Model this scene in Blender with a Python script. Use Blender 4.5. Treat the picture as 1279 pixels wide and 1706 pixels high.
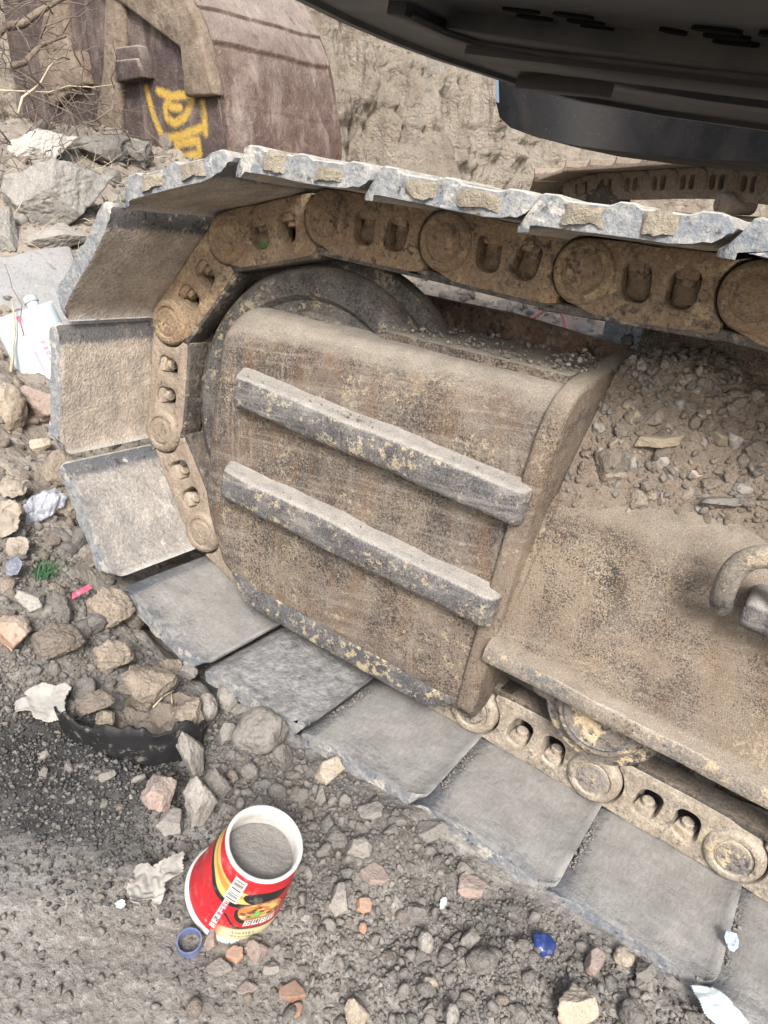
import bpy, bmesh, math, random
import numpy as np
from mathutils import Matrix, Vector

for o in list(bpy.data.objects):
    bpy.data.objects.remove(o)
scene = bpy.context.scene
COL = scene.collection
PI = math.pi

# ---------------------------------------------------------------- camera, sky, sun, exposure
# The excavator stands tilted: its own frame (x along the track, y across, z up from the
# track, origin on the idler axle) is turned into the level world by TILT.
CAM_R = np.array([[0.8202739, 0.5345122, 0.2035862], [0.3782024, -0.2398461, -0.8941123], [-0.4290846, 0.8104138, -0.3988933]])
CAM_C = np.array([0.6721614, -0.9250141, 0.3880477])
FPX = 1295.5          # focal length for a frame 1279 wide
down = np.array([-0.02, 0.928, 0.37]); down /= np.linalg.norm(down)
ZW = CAM_R.T @ (-down)
XW = np.array([1.0, 0, 0]); XW = XW - ZW * (XW @ ZW); XW /= np.linalg.norm(XW)
YW = np.cross(ZW, XW)
TILT = np.stack([XW, YW, ZW])
OFF = np.array([0, 0, 0.40])
RW = CAM_R @ TILT.T
CW = TILT @ CAM_C + OFF


def t2w(p):
    return TILT @ np.asarray(p, float) + OFF


def ray(u, v):
    return RW.T @ np.array([(u - 639.5) / FPX, (v - 853) / FPX, 1.0])


def pxd(u, v, d):
    return CW + ray(u, v) * d


def track_at(u, v, axis, val):
    r = CAM_R.T @ np.array([(u - 639.5) / FPX, (v - 853) / FPX, 1.0])
    i = 'xyz'.index(axis)
    return CAM_C + r * ((val - CAM_C[i]) / r[i])


cam_data = bpy.data.cameras.new('camera')
cam_data.sensor_fit = 'HORIZONTAL'
cam_data.sensor_width = 36.0
cam_data.lens = 36.0 * FPX / 1279.0
cam_data.clip_start = 0.02
cam_data.clip_end = 400
cam = bpy.data.objects.new('camera', cam_data)
COL.objects.link(cam)
mw = Matrix.Identity(4)
for i in range(3):
    mw[i][0] = RW[0][i]
    mw[i][1] = -RW[1][i]
    mw[i][2] = -RW[2][i]
    mw[i][3] = CW[i]
cam.matrix_world = mw
scene.camera = cam

world = bpy.data.worlds.new('World')
scene.world = world
world.use_nodes = True
wn = world.node_tree
wn.nodes.clear()
SUN_EL, SUN_AZ = math.radians(37), math.radians(142)   # azimuth: compass, clockwise from +y
sky = wn.nodes.new('ShaderNodeTexSky')
sky.sky_type = 'NISHITA'
sky.sun_disc = False
sky.sun_elevation = SUN_EL
sky.sun_rotation = SUN_AZ
sky.air_density = 1.0
sky.dust_density = 4.0
sky.ozone_density = 1.0
hs = wn.nodes.new('ShaderNodeHueSaturation')
hs.inputs['Saturation'].default_value = 0.6
bg = wn.nodes.new('ShaderNodeBackground')
bg.inputs['Strength'].default_value = 0.08
wo = wn.nodes.new('ShaderNodeOutputWorld')
wn.links.new(sky.outputs[0], hs.inputs['Color'])
wn.links.new(hs.outputs[0], bg.inputs['Color'])
wn.links.new(bg.outputs[0], wo.inputs['Surface'])

sd = bpy.data.lights.new('sun', 'SUN')
sd.energy = 1.5
sd.angle = math.radians(15)
sd.color = (1.0, 0.975, 0.94)
sun = bpy.data.objects.new('sun', sd)
COL.objects.link(sun)
sdir = Vector((math.sin(SUN_AZ) * math.cos(SUN_EL), math.cos(SUN_AZ) * math.cos(SUN_EL), math.sin(SUN_EL)))
sun.rotation_euler = sdir.to_track_quat('Z', 'Y').to_euler()

vs = scene.view_settings
vs.view_transform = 'Standard'
vs.look = 'None'
vs.gamma = 1.0
vs.use_curve_mapping = False
vs.exposure = 1.9
scene.cycles.max_bounces = 8
scene.cycles.use_denoising = True

# ---------------------------------------------------------------- numpy noise


def _hash(ix, iy, iz, seed):
    h = (ix.astype(np.int64) * 374761393 + iy.astype(np.int64) * 668265263 + iz.astype(np.int64) * 2147483647 + seed * 1274126177) & 0xFFFFFFFF
    h = ((h ^ (h >> 13)) * 1274126177) & 0xFFFFFFFF
    h = (h ^ (h >> 16)) & 0xFFFFFFFF
    return h.astype(np.float64) / 2147483648.0 - 1.0


def vnoise(p, seed=0):
    p = np.asarray(p, float)
    i = np.floor(p)
    f = p - i
    f = f * f * f * (f * (f * 6 - 15) + 10)
    i = i.astype(np.int64)
    r = 0
    for dx in (0, 1):
        wx = f[..., 0] if dx else 1 - f[..., 0]
        for dy in (0, 1):
            wy = f[..., 1] if dy else 1 - f[..., 1]
            for dz in (0, 1):
                wz = f[..., 2] if dz else 1 - f[..., 2]
                r = r + wx * wy * wz * _hash(i[..., 0] + dx, i[..., 1] + dy, i[..., 2] + dz, seed)
    return r


def fbm(p, oct=4, seed=0, gain=0.5, billow=False):
    p = np.asarray(p, float)
    a, s, t = 1.0, 0.0, 0.0
    for k in range(oct):
        n = vnoise(p * (2.03 ** k) + 17.3 * k, seed + k)
        if billow:
            n = np.abs(n) * 2 - 1
        s = s + a * n
        t += a
        a *= gain
    return s / t


def sstep(a, b, x):
    t = np.clip((x - a) / (b - a), 0, 1)
    return t * t * (3 - 2 * t)


# ---------------------------------------------------------------- material helpers
class NT:
    def __init__(self, name):
        self.m = bpy.data.materials.new(name)
        self.m.use_nodes = True
        self.t = self.m.node_tree
        self.b = self.t.nodes['Principled BSDF']
        self._pos = None

    def n(self, typ, ins=None, **attrs):
        nd = self.t.nodes.new('ShaderNode' + typ)
        for k, v in attrs.items():
            setattr(nd, k, v)
        for k, v in (ins or {}).items():
            self.set(nd.inputs[k], v)
        return nd

    def set(self, sock, v):
        if isinstance(v, bpy.types.NodeSocket):
            self.t.links.new(v, sock)
        else:
            if isinstance(v, (tuple, list)) and len(v) == 3 and sock.type == 'RGBA':
                v = (*v, 1)
            sock.default_value = v

    @property
    def pos(self):
        if self._pos is None:
            self._g = self.n('NewGeometry')
            self._pos = self._g.outputs['Position']
        return self._pos

    @property
    def nz(self):
        self.pos
        if not hasattr(self, '_nz'):
            self._nz = self.n('SeparateXYZ', {0: self._g.outputs['Normal']}).outputs[2]
        return self._nz

    def noise(self, scale, detail=3, rough=0.5, vec=None, dist=0.0):
        return self.n('TexNoise', {'Vector': self.pos if vec is None else vec, 'Scale': scale, 'Detail': detail, 'Roughness': rough, 'Distortion': dist}).outputs[0]

    def vor(self, scale, vec=None, feature='F1'):
        return self.n('TexVoronoi', {'Vector': self.pos if vec is None else vec, 'Scale': scale}, feature=feature).outputs[0]

    def rng(self, v, a, b, c=0.0, d=1.0):
        return self.n('MapRange', {0: v, 1: a, 2: b, 3: c, 4: d}, clamp=True).outputs[0]

    def math(self, op, a, b=0.0, clamp=False):
        return self.n('Math', {0: a, 1: b}, operation=op, use_clamp=clamp).outputs[0]

    def mix(self, f, a, b, mode='MIX'):
        nd = self.n('Mix', data_type='RGBA', blend_type=mode)
        self.set(nd.inputs[0], f)
        self.set(nd.inputs[6], a)
        self.set(nd.inputs[7], b)
        return nd.outputs[2]

    def scaled(self, sx, sy, sz):
        return self.n('VectorMath', {0: self.pos, 1: (sx, sy, sz)}, operation='MULTIPLY').outputs[0]

    def bump(self, h, strength=0.4, dist=0.01, normal=None):
        nd = self.n('Bump', {'Height': h, 'Strength': strength, 'Distance': dist})
        if normal is not None:
            self.set(nd.inputs['Normal'], normal)
        return nd.outputs[0]

    def done(self, col, rough=0.8, nrm=None, spec=0.3, metal=0.0):
        self.set(self.b.inputs['Base Color'], col)
        self.set(self.b.inputs['Roughness'], rough)
        self.set(self.b.inputs['Specular IOR Level'], spec)
        self.set(self.b.inputs['Metallic'], metal)
        if nrm is not None:
            self.set(self.b.inputs['Normal'], nrm)
        return self.m


MATS = {}


def srgb(r, g, b):
    f = lambda c: c / 12.92 if c <= 0.04045 else ((c + 0.055) / 1.055) ** 2.4
    return (f(r / 255), f(g / 255), f(b / 255))


def steel(name, c0, c1, chip, dust, chip_amt=0.45, dark_amt=0.4, cover=0.0, lo=0.35, hi=0.85, speck=150, bump=0.5, rough=0.75, dark=(0.036, 0.031, 0.029), patch=7, stretch=None, grain=0.3, runs=0.0, scrape=0.0, wear=False):
    """Worn dusty steel: two paint/rust tones, bright chips, dark specks, dust that lies on
    whatever faces up plus an even film (cover)."""
    t = NT(name)
    big = t.noise(patch, 5, 0.6)
    col = t.mix(t.rng(big, 0.38, 0.62), c0, c1)
    v = t.scaled(*stretch) if stretch else None
    ch = t.noise(speck * 0.35, 6, 0.72, v)
    ch2 = t.noise(patch * 2.3, 3, 0.6)
    chf = t.rng(t.math('ADD', ch, t.math('MULTIPLY', ch2, 0.5)), 0.94 - 0.3 * chip_amt, 1.0 - 0.3 * chip_amt)
    col = t.mix(chf, col, chip)
    dk = t.noise(speck, 4, 0.7, v)
    dk2 = t.noise(patch * 1.6, 4, 0.65, dist=0.6)
    dkf = t.rng(t.math('ADD', dk, t.math('MULTIPLY', dk2, 0.7)), 1.02 - 0.4 * dark_amt, 1.1 - 0.4 * dark_amt)
    col = t.mix(dkf, col, dark)
    if runs:
        rv = t.noise(38, 5, 0.65, t.scaled(1, 1, 0.10))
        col = t.mix(t.rng(t.math('ADD', rv, t.math('MULTIPLY', big, 0.3)), 0.62, 0.80, 0, runs), col, (0.13, 0.075, 0.042))
        rv2 = t.noise(55, 4, 0.6, t.scaled(1, 1, 0.07))
        col = t.mix(t.rng(rv2, 0.58, 0.74, 0, runs), col, dust)
    if scrape:
        sv = t.noise(30, 6, 0.7, t.scaled(0.16, 1, 2.6), 0.3)
        col = t.mix(t.rng(t.math('ADD', sv, t.math('MULTIPLY', big, 0.35)), 0.70, 0.80, 0, scrape), col, tuple(min(1, 1.5 * x) for x in dust))
    dn = t.noise(patch * 3, 6, 0.7)
    fine = t.noise(speck * 1.3, 3, 0.7)
    up = t.rng(t.nz, lo, hi)
    f = t.math('ADD', up, t.math('MULTIPLY', t.math('SUBTRACT', dn, 0.5), 1.6))
    f = t.math('ADD', f, t.math('MULTIPLY', t.math('SUBTRACT', fine, 0.5), 1.3))
    f = t.math('ADD', f, cover - 0.02)
    if wear:
        wa = t.n('Attribute', attribute_name='wear').outputs['Fac']
        f = t.math('SUBTRACT', f, wa)
    f = t.math('ADD', f, 0.0, clamp=True)
    dcol = t.mix(t.rng(t.noise(patch * 5, 4, 0.6), 0.3, 0.7), tuple(0.8 * c for c in dust), tuple(1.12 * c for c in dust))
    col = t.mix(f, col, dcol)
    gr = t.noise(speck * 2.2, 3, 0.8, v)
    col = t.n('HueSaturation', {'Color': col, 'Value': t.rng(gr, 0.3, 0.7, 1 - grain, 1 + grain)}).outputs[0]
    h = t.math('ADD', t.math('MULTIPLY', dn, 0.7), t.math('ADD', t.math('MULTIPLY', ch, 0.5), t.math('MULTIPLY', fine, 0.25)))
    h = t.math('ADD', h, t.math('MULTIPLY', gr, 0.3))
    h = t.math('ADD', h, t.math('MULTIPLY', f, 0.4))
    if wear:
        pa = t.n('Attribute', attribute_name='polish').outputs['Fac']
        col = t.mix(t.math('MULTIPLY', pa, t.rng(dn, 0.3, 0.6)), col, (0.40, 0.39, 0.365))
    MATS[name] = t.done(col, t.mix(f, (rough,) * 3, (0.95 if not wear else 0.7,) * 3), t.bump(h, bump, 0.006), 0.25)
    return MATS[name]


DUST = (0.27, 0.238, 0.198)
TAN = (0.33, 0.265, 0.205)
GREYD = (0.285, 0.265, 0.24)
OCHRE = (0.36, 0.29, 0.165)
steel('guard', (0.19, 0.148, 0.112), (0.105, 0.085, 0.073), (0.30, 0.245, 0.165), DUST, 0.42, 0.46, 0.15, 0.45, 0.9, 300, 0.8, patch=6, grain=0.5, runs=0.55, scrape=0.2)
steel('rib', (0.085, 0.082, 0.086), (0.05, 0.049, 0.052), (0.31, 0.26, 0.175), GREYD, 0.45, 0.36, 0.2, 0.45, 0.85, 260, 0.6, patch=9, grain=0.45, scrape=0.2)
steel('wear_edge', (0.075, 0.075, 0.08), (0.05, 0.05, 0.054), (0.30, 0.25, 0.155), GREYD, 0.5, 0.32, 0.12, 1.2, 2.5, 240, 0.5, patch=9, grain=0.4)
steel('frame', (0.245, 0.19, 0.14), (0.165, 0.13, 0.102), (0.32, 0.265, 0.19), (0.285, 0.243, 0.195), 0.42, 0.38, 0.15, 0.3, 1.0, 420, 0.9, patch=5, grain=0.6, runs=0.35, scrape=0.2)
steel('lip', (0.16, 0.13, 0.10), (0.09, 0.088, 0.09), (0.33, 0.265, 0.16), DUST, 0.5, 0.25, 0.3, 0.5, 0.95, 200, 0.5, patch=10, grain=0.4)
steel('link_top', (0.23, 0.15, 0.088), (0.165, 0.112, 0.073), (0.32, 0.24, 0.135), (0.265, 0.205, 0.14), 0.4, 0.28, 0.34, 0.2, 1.2, 110, 0.9, patch=11, grain=0.35)
steel('link_side', (0.22, 0.168, 0.125), (0.16, 0.125, 0.097), (0.30, 0.25, 0.185), (0.255, 0.21, 0.165), 0.35, 0.2, 0.5, 0.2, 1.0, 130, 0.7, grain=0.25)
steel('link_low', (0.22, 0.175, 0.13), (0.16, 0.135, 0.11), OCHRE, (0.34, 0.30, 0.245), 0.35, 0.25, 0.42, 0.2, 1.0, 120, 0.6)
steel('pin', (0.20, 0.18, 0.16), (0.13, 0.125, 0.13), (0.36, 0.30, 0.2), TAN, 0.4, 0.35, 0.25, 0.4, 1.2, 140, 0.7)
steel('nut', (0.24, 0.185, 0.135), (0.18, 0.15, 0.12), (0.34, 0.27, 0.17), (0.34, 0.29, 0.235), 0.3, 0.15, 0.35, 0.3, 0.95, 120, 0.5)
steel('rail', (0.075, 0.066, 0.058), (0.045, 0.042, 0.04), (0.2, 0.165, 0.12), (0.19, 0.155, 0.12), 0.4, 0.35, 0.10, 0.4, 1.4, 130, 0.6, rough=0.55, grain=0.4)
steel('idler', (0.085, 0.078, 0.072), (0.05, 0.048, 0.046), (0.22, 0.19, 0.135), (0.2, 0.175, 0.145), 0.45, 0.45, 0.06, 0.5, 1.4, 200, 0.6, rough=0.5, grain=0.45)
steel('roller', (0.15, 0.125, 0.10), (0.085, 0.082, 0.085), (0.38, 0.3, 0.19), DUST, 0.5, 0.4, 0.05, 0.5, 1.2, 130, 0.5)
steel('shoe_tan', (0.13, 0.118, 0.11), (0.09, 0.088, 0.09), (0.36, 0.33, 0.29), (0.42, 0.36, 0.295), 0.3, 0.2, 0.80, 0.9, 1.6, 150, 0.7, patch=6, grain=0.25, wear=True)
steel('shoe_grey', (0.095, 0.103, 0.118), (0.07, 0.078, 0.094), (0.3, 0.29, 0.27), (0.215, 0.207, 0.195), 0.25, 0.10, 0.26, 0.2, 0.95, 110, 0.45, rough=0.5, patch=6, stretch=(1, 0.3, 1), grain=0.15, scrape=0.45, wear=True)
steel('shoe_tanpale', (0.11, 0.11, 0.115), (0.085, 0.09, 0.1), (0.4, 0.38, 0.35), (0.36, 0.33, 0.295), 0.3, 0.2, 0.66, 0.9, 1.6, 120, 0.5, patch=5, wear=True)
steel('shoe_dark', (0.018, 0.02, 0.023), (0.03, 0.032, 0.036), (0.2, 0.195, 0.19), (0.25, 0.246, 0.24), 0.2, 0.35, -0.22, 0.05, 0.95, 70, 0.6, patch=12, stretch=(1, 0.4, 1), grain=0.2)
steel('shoe_edge', (0.115, 0.13, 0.152), (0.15, 0.158, 0.168), (0.33, 0.31, 0.275), (0.36, 0.342, 0.305), 0.35, 0.14, 0.24, 0.2, 1.1, 110, 0.5, patch=17, grain=0.22)
steel('far_track', (0.2, 0.16, 0.128), (0.155, 0.125, 0.1), (0.28, 0.235, 0.185), (0.215, 0.18, 0.148), 0.3, 0.2, 0.4, 0.2, 1.4, 60, 0.5)
steel('rust', (0.14, 0.085, 0.06), (0.10, 0.07, 0.055), (0.24, 0.18, 0.12), TAN, 0.3, 0.3, 0.1, 0.5, 1.2, 90, 0.6)
steel('grey_metal', (0.2, 0.21, 0.22), (0.14, 0.15, 0.16), (0.5, 0.5, 0.48), GREYD, 0.3, 0.3, 0.1, 0.4, 1.2, 80, 0.4)


def mud(name, c, bump=0.9, scale=40, var=0.35):
    t = NT(name)
    a = t.noise(scale, 8, 0.68)
    b = t.noise(scale * 0.18, 4, 0.6)
    g = t.noise(scale * 6, 3, 0.7)
    f = t.math('ADD', t.math('MULTIPLY', a, 0.6), t.math('MULTIPLY', b, 0.4))
    col = t.mix(t.rng(f, 0.3, 0.7), tuple((1 - var) * x for x in c), tuple((1 + var) * x for x in c))
    col = t.mix(t.rng(g, 0.55, 0.72, 0, 0.6), col, tuple(min(1, 1.6 * x) for x in c))
    col = t.mix(t.rng(g, 0.45, 0.3, 0, 0.6), col, tuple(0.45 * x for x in c))
    h = t.math('ADD', a, t.math('MULTIPLY', g, 0.35))
    MATS[name] = t.done(col, 0.95, t.bump(h, bump, 0.01), 0.15)
    return MATS[name]


mud('dry_mud', (0.31, 0.27, 0.21), 1.0, 80, 0.4)
mud('packed_mud', (0.215, 0.158, 0.102), 1.0, 70, 0.4)
mud('soil_heap', (0.185, 0.15, 0.118), 1.0, 55)
mud('clod_tan', (0.25, 0.21, 0.168), 1.0, 50)
mud('clod_brown', (0.18, 0.153, 0.128), 1.0, 55)
mud('clod_grey', (0.172, 0.16, 0.146), 1.0, 50)


def stone(name, c, c2, bump=0.5, scale=30, pits=0.25):
    t = NT(name)
    oi = t.n('ObjectInfo').outputs['Random']
    a = t.noise(scale, 8, 0.65)
    b = t.noise(scale * 0.22, 4, 0.6, dist=0.5)
    g = t.noise(scale * 7, 3, 0.7)
    col = t.mix(t.rng(b, 0.35, 0.65), c, c2)
    col = t.mix(t.rng(a, 0.5, 0.75, 0, 0.6), col, tuple(0.5 * x for x in c))
    col = t.mix(t.rng(g, 0.58, 0.72, 0, pits + .15), col, tuple(min(1, 1.7 * x) for x in c2))
    col = t.mix(t.rng(g, 0.44, 0.3, 0, 0.65), col, tuple(0.4 * x for x in c))
    col = t.mix(t.rng(t.math('ADD', t.nz, t.math('MULTIPLY', a, 0.8)), 0.7, 1.4, 0, 0.4), col, (0.235, 0.215, 0.19))
    hv = t.n('HueSaturation', {'Color': col, 'Value': t.rng(oi, 0, 1, 0.75, 1.25)})
    h = t.math('ADD', a, t.math('MULTIPLY', g, 0.3))
    MATS[name] = t.done(hv.outputs[0], 0.92, t.bump(h, bump, 0.008), 0.2)


stone('stone_grey', (0.175, 0.162, 0.146), (0.225, 0.208, 0.186), 0.8)
stone('stone_dark', (0.125, 0.115, 0.105), (0.165, 0.152, 0.138), 0.8)
stone('stone_tan', (0.27, 0.22, 0.165), (0.32, 0.275, 0.215), 0.8)
stone('stone_pink', (0.24, 0.175, 0.148), (0.28, 0.225, 0.195), 0.8)
stone('concrete', (0.29, 0.275, 0.25), (0.36, 0.34, 0.31), 0.9, 26, 0.4)
stone('concrete_pale', (0.20, 0.203, 0.208), (0.245, 0.247, 0.25), 0.7, 22, 0.3)
stone('brick', (0.33, 0.165, 0.105), (0.30, 0.19, 0.135), 0.4, 40, 0.15)
stone('plaster', (0.40, 0.25, 0.17), (0.42, 0.38, 0.34), 0.4, 18, 0.3)
stone('char', (0.03, 0.032, 0.035), (0.05, 0.052, 0.056), 0.5, 50, 0.1)
stone('flake', (0.25, 0.21, 0.15), (0.30, 0.255, 0.18), 0.7, 45, 0.2)


def plain(name, c, rough=0.6, spec=0.4, var=0.15, scale=20, bump=0.15, trans=0.0, alpha=1.0, dust=0.0):
    t = NT(name)
    a = t.noise(scale, 5, 0.6)
    col = t.mix(t.rng(a, 0.3, 0.7), tuple((1 - var) * x for x in c), tuple(min(1, (1 + var) * x) for x in c))
    if dust:
        d = t.noise(scale * 1.7, 6, 0.7)
        col = t.mix(t.rng(d, 0.62 - dust * 0.4, 0.8 - dust * 0.25, 0, 0.8), col, (0.33, 0.29, 0.25))
    t.b.inputs['Transmission Weight'].default_value = trans
    t.b.inputs['Alpha'].default_value = alpha
    MATS[name] = t.done(col, rough, t.bump(a, bump, 0.004), spec)
    return MATS[name]


def dusty_black(name, c, rough, dust=0.25):
    t = NT(name)
    a = t.noise(3.5, 5, 0.6, t.scaled(1, 2.2, 1))
    g = t.noise(90, 4, 0.7)
    col = t.mix(t.rng(a, 0.45, 0.75, 0, dust), c, (0.13, 0.105, 0.085))
    col = t.mix(t.rng(g, 0.6, 0.75, 0, 0.2), col, (0.12, 0.105, 0.09))
    MATS[name] = t.done(col, t.rng(a, 0.3, 0.7, rough, rough + 0.2), t.bump(a, 0.1, 0.01), 0.4)


dusty_black('belly', (0.03, 0.03, 0.031), 0.45, 0.55)
dusty_black('belly_rail', (0.012, 0.012, 0.013), 0.5, 0.5)
dusty_black('belly_brown', (0.03, 0.024, 0.02), 0.5, 0.4)
dusty_black('rear_lit_end', (0.13, 0.17, 0.21), 0.5, 0.3)  # paler blue copy of the rear body: light on its left end, painted in
dusty_black('rear_black', (0.004, 0.004, 0.0045), 0.5, 0.1)
MATS['rear_black'].node_tree.nodes['Principled BSDF'].inputs['Specular IOR Level'].default_value = 0.15
plain('slot_shade', (0.004, 0.004, 0.004), 0.9, 0.1)  # black that stands in for the shade inside the vent openings
plain('rubber', (0.014, 0.014, 0.015), 0.55, 0.35, 0.3, 14, 0.4)
plain('tub', (0.013, 0.013, 0.014), 0.65, 0.3, 0.3, 30, 0.6, dust=0.1)

# ---------------------------------------------------------------- mesh helpers


def tag(o, label=None, cat=None, group=None, kind=None):
    if label: o['label'] = label
    if cat: o['category'] = cat
    if group: o['group'] = group
    if kind: o['kind'] = kind
    return o


def link(name, me, mat=None, parent=None, smooth=None, M=None):
    o = bpy.data.objects.new(name, me)
    COL.objects.link(o)
    if mat is not None:
        mm = MATS[mat] if isinstance(mat, str) else mat
        if len(me.materials) == 0:
            me.materials.append(mm)
        elif me.materials[0] != mm:
            o.material_slots[0].link = 'OBJECT'
            o.material_slots[0].material = mm
    if smooth is not None:
        shade(me, smooth)
    if parent is not None:
        o.parent = parent
    if M is not None:
        o.matrix_basis = M
    return o


def shade(me, ang=40):
    me.polygons.foreach_set('use_smooth', [True] * len(me.polygons))
    if ang < 180:
        bm = bmesh.new(); bm.from_mesh(me)
        a = math.radians(ang)
        for e in bm.edges:
            if len(e.link_faces) == 2 and e.calc_face_angle(0) > a:
                e.smooth = False
        bm.to_mesh(me); bm.free()


def mesh(name, verts, faces, fix=True):
    me = bpy.data.meshes.new(name)
    me.from_pydata([tuple(map(float, v)) for v in verts], [], [tuple(f) for f in faces])
    if fix:
        bm = bmesh.new(); bm.from_mesh(me)
        bmesh.ops.recalc_face_normals(bm, faces=bm.faces)
        bm.to_mesh(me); bm.free()
    me.update()
    return me


def grid_mesh(name, P, closed_u=False, cap=False):
    """P: (nu, nv, 3) array."""
    nu, nv = P.shape[:2]
    idx = np.arange(nu * nv).reshape(nu, nv)
    a = idx if not closed_u else np.vstack([idx, idx[:1]])
    f = np.stack([a[:-1, :-1], a[1:, :-1], a[1:, 1:], a[:-1, 1:]], -1).reshape(-1, 4)
    me = bpy.data.meshes.new(name)
    me.from_pydata(P.reshape(-1, 3).tolist(), [], f.tolist())
    me.update()
    return me


def bevel_mesh(me, w, seg=2, ang=30):
    bm = bmesh.new(); bm.from_mesh(me)
    ed = [e for e in bm.edges if len(e.link_faces) == 2 and e.calc_face_angle(0) > math.radians(ang)]
    bmesh.ops.bevel(bm, geom=ed, offset=w, segments=seg, affect='EDGES', profile=0.5, clamp_overlap=True)
    bm.to_mesh(me); bm.free(); me.update()
    return me


def box(x0, x1, y0, y1, z0, z1, name='box', bev=0.0, seg=2):
    v = [(x, y, z) for x in (x0, x1) for y in (y0, y1) for z in (z0, z1)]
    f = [(0, 1, 3, 2), (4, 6, 7, 5), (0, 4, 5, 1), (2, 3, 7, 6), (0, 2, 6, 4), (1, 5, 7, 3)]
    me = mesh(name, v, f)
    return bevel_mesh(me, bev, seg) if bev else me


def prism(pts, a0, a1, axes='xz', name='prism', bev=0.0, seg=2):
    """Polygon in the plane of the two named axes, extruded along the third from a0 to a1."""
    order = {'xz': (0, 2, 1), 'yz': (1, 2, 0), 'xy': (0, 1, 2)}[axes]
    v = []
    for a in (a0, a1):
        for p in pts:
            q = [0, 0, 0]
            q[order[0]], q[order[1]], q[order[2]] = p[0], p[1], a
            v.append(q)
    n = len(pts)
    f = [tuple(range(n)), tuple(range(2 * n - 1, n - 1, -1))] + [(i, (i + 1) % n, n + (i + 1) % n, n + i) for i in range(n)]
    me = mesh(name, v, f)
    return bevel_mesh(me, bev, seg) if bev else me


def revolve(prof, n=48, axis='y', c=(0, 0, 0), name='lathe', a0=0, a1=2 * PI):
    """prof: list of (radius, along axis)."""
    full = abs(a1 - a0 - 2 * PI) < 1e-6
    an = np.linspace(a0, a1, n, endpoint=not full)
    P = np.zeros((n, len(prof), 3))
    for j, (r, h) in enumerate(prof):
        if axis == 'y':
            P[:, j] = np.stack([r * np.cos(an) + c[0], np.full(n, h + c[1]), r * np.sin(an) + c[2]], -1)
        elif axis == 'z':
            P[:, j] = np.stack([r * np.cos(an) + c[0], r * np.sin(an) + c[1], np.full(n, h + c[2])], -1)
        else:
            P[:, j] = np.stack([np.full(n, h + c[0]), r * np.cos(an) + c[1], r * np.sin(an) + c[2]], -1)
    me = grid_mesh(name, P, full)
    bm = bmesh.new(); bm.from_mesh(me)
    bmesh.ops.remove_doubles(bm, verts=bm.verts, dist=1e-6)
    bmesh.ops.recalc_face_normals(bm, faces=bm.faces)
    bm.to_mesh(me); bm.free()
    return me


def tube(pts, r, n=8, name='tube', radii=None):
    pts = [Vector(p) for p in pts]
    V, F = [], []
    up = None
    for i, p in enumerate(pts):
        d = (pts[min(i + 1, len(pts) - 1)] - pts[max(i - 1, 0)]).normalized()
        if up is None:
            up = d.orthogonal().normalized()
        up = (up - d * up.dot(d)).normalized()
        s = d.cross(up)
        rr = radii[i] if radii is not None else r
        for k in range(n):
            a = 2 * PI * k / n
            V.append(p + (up * math.cos(a) + s * math.sin(a)) * rr)
    for i in range(len(pts) - 1):
        for k in range(n):
            F.append((i * n + k, i * n + (k + 1) % n, (i + 1) * n + (k + 1) % n, (i + 1) * n + k))
    F.append(tuple(range(n - 1, -1, -1)))
    F.append(tuple((len(pts) - 1) * n + k for k in range(n)))
    return mesh(name, V, F)


def join(name, meshes):
    V, F = [], []
    for me in meshes:
        b = len(V)
        V += [tuple(v.co) for v in me.vertices]
        F += [tuple(b + i for i in p.vertices) for p in me.polygons]
    me = bpy.data.meshes.new(name)
    me.from_pydata(V, [], F)
    me.update()
    return me


def holed_plate(outer, holes, y0, y1, bev=0.002, name='plate'):
    """Plate in (s, m) with holes, filled by a 2D curve, thickness y0..y1 -> verts (s, -y, m)."""
    cu = bpy.data.curves.new('c', 'CURVE')
    cu.dimensions = '2D'
    cu.fill_mode = 'BOTH'
    cu.extrude = (y1 - y0) / 2 - bev
    cu.bevel_depth = bev
    cu.bevel_resolution = 1
    cu.offset = -bev
    for loop in [outer] + holes:
        sp = cu.splines.new('POLY')
        sp.points.add(len(loop) - 1)
        for q, p in zip(sp.points, loop):
            q.co = (p[0], p[1], 0, 1)
        sp.use_cyclic_u = True
    ob = bpy.data.objects.new('c', cu)
    COL.objects.link(ob)
    bpy.context.view_layer.update()
    dg = bpy.context.evaluated_depsgraph_get()
    me = bpy.data.meshes.new_from_object(ob.evaluated_get(dg))
    bpy.data.objects.remove(ob)
    me.name = name
    ym = (y0 + y1) / 2
    for v in me.vertices:
        s, m, e = v.co
        v.co = (s, -(ym + e), m)
    bm = bmesh.new(); bm.from_mesh(me)
    bmesh.ops.remove_doubles(bm, verts=bm.verts, dist=1e-5)
    bmesh.ops.recalc_face_normals(bm, faces=bm.faces)
    bm.to_mesh(me); bm.free()
    me.materials.clear()
    return me


def arc(cx, cy, r, a0, a1, n):
    return [(cx + r * math.cos(math.radians(a0 + (a1 - a0) * i / (n - 1))), cy + r * math.sin(math.radians(a0 + (a1 - a0) * i / (n - 1)))) for i in range(n)]


def rrect(cx, cy, w, h, r, n=5, skew=0.0):
    p = []
    for (sx, sy, a) in ((1, 1, 0), (-1, 1, 90), (-1, -1, 180), (1, -1, 270)):
        p += arc(cx + sx * (w / 2 - r), cy + sy * (h / 2 - r), r, a, a + 90, n)
    return p

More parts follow.
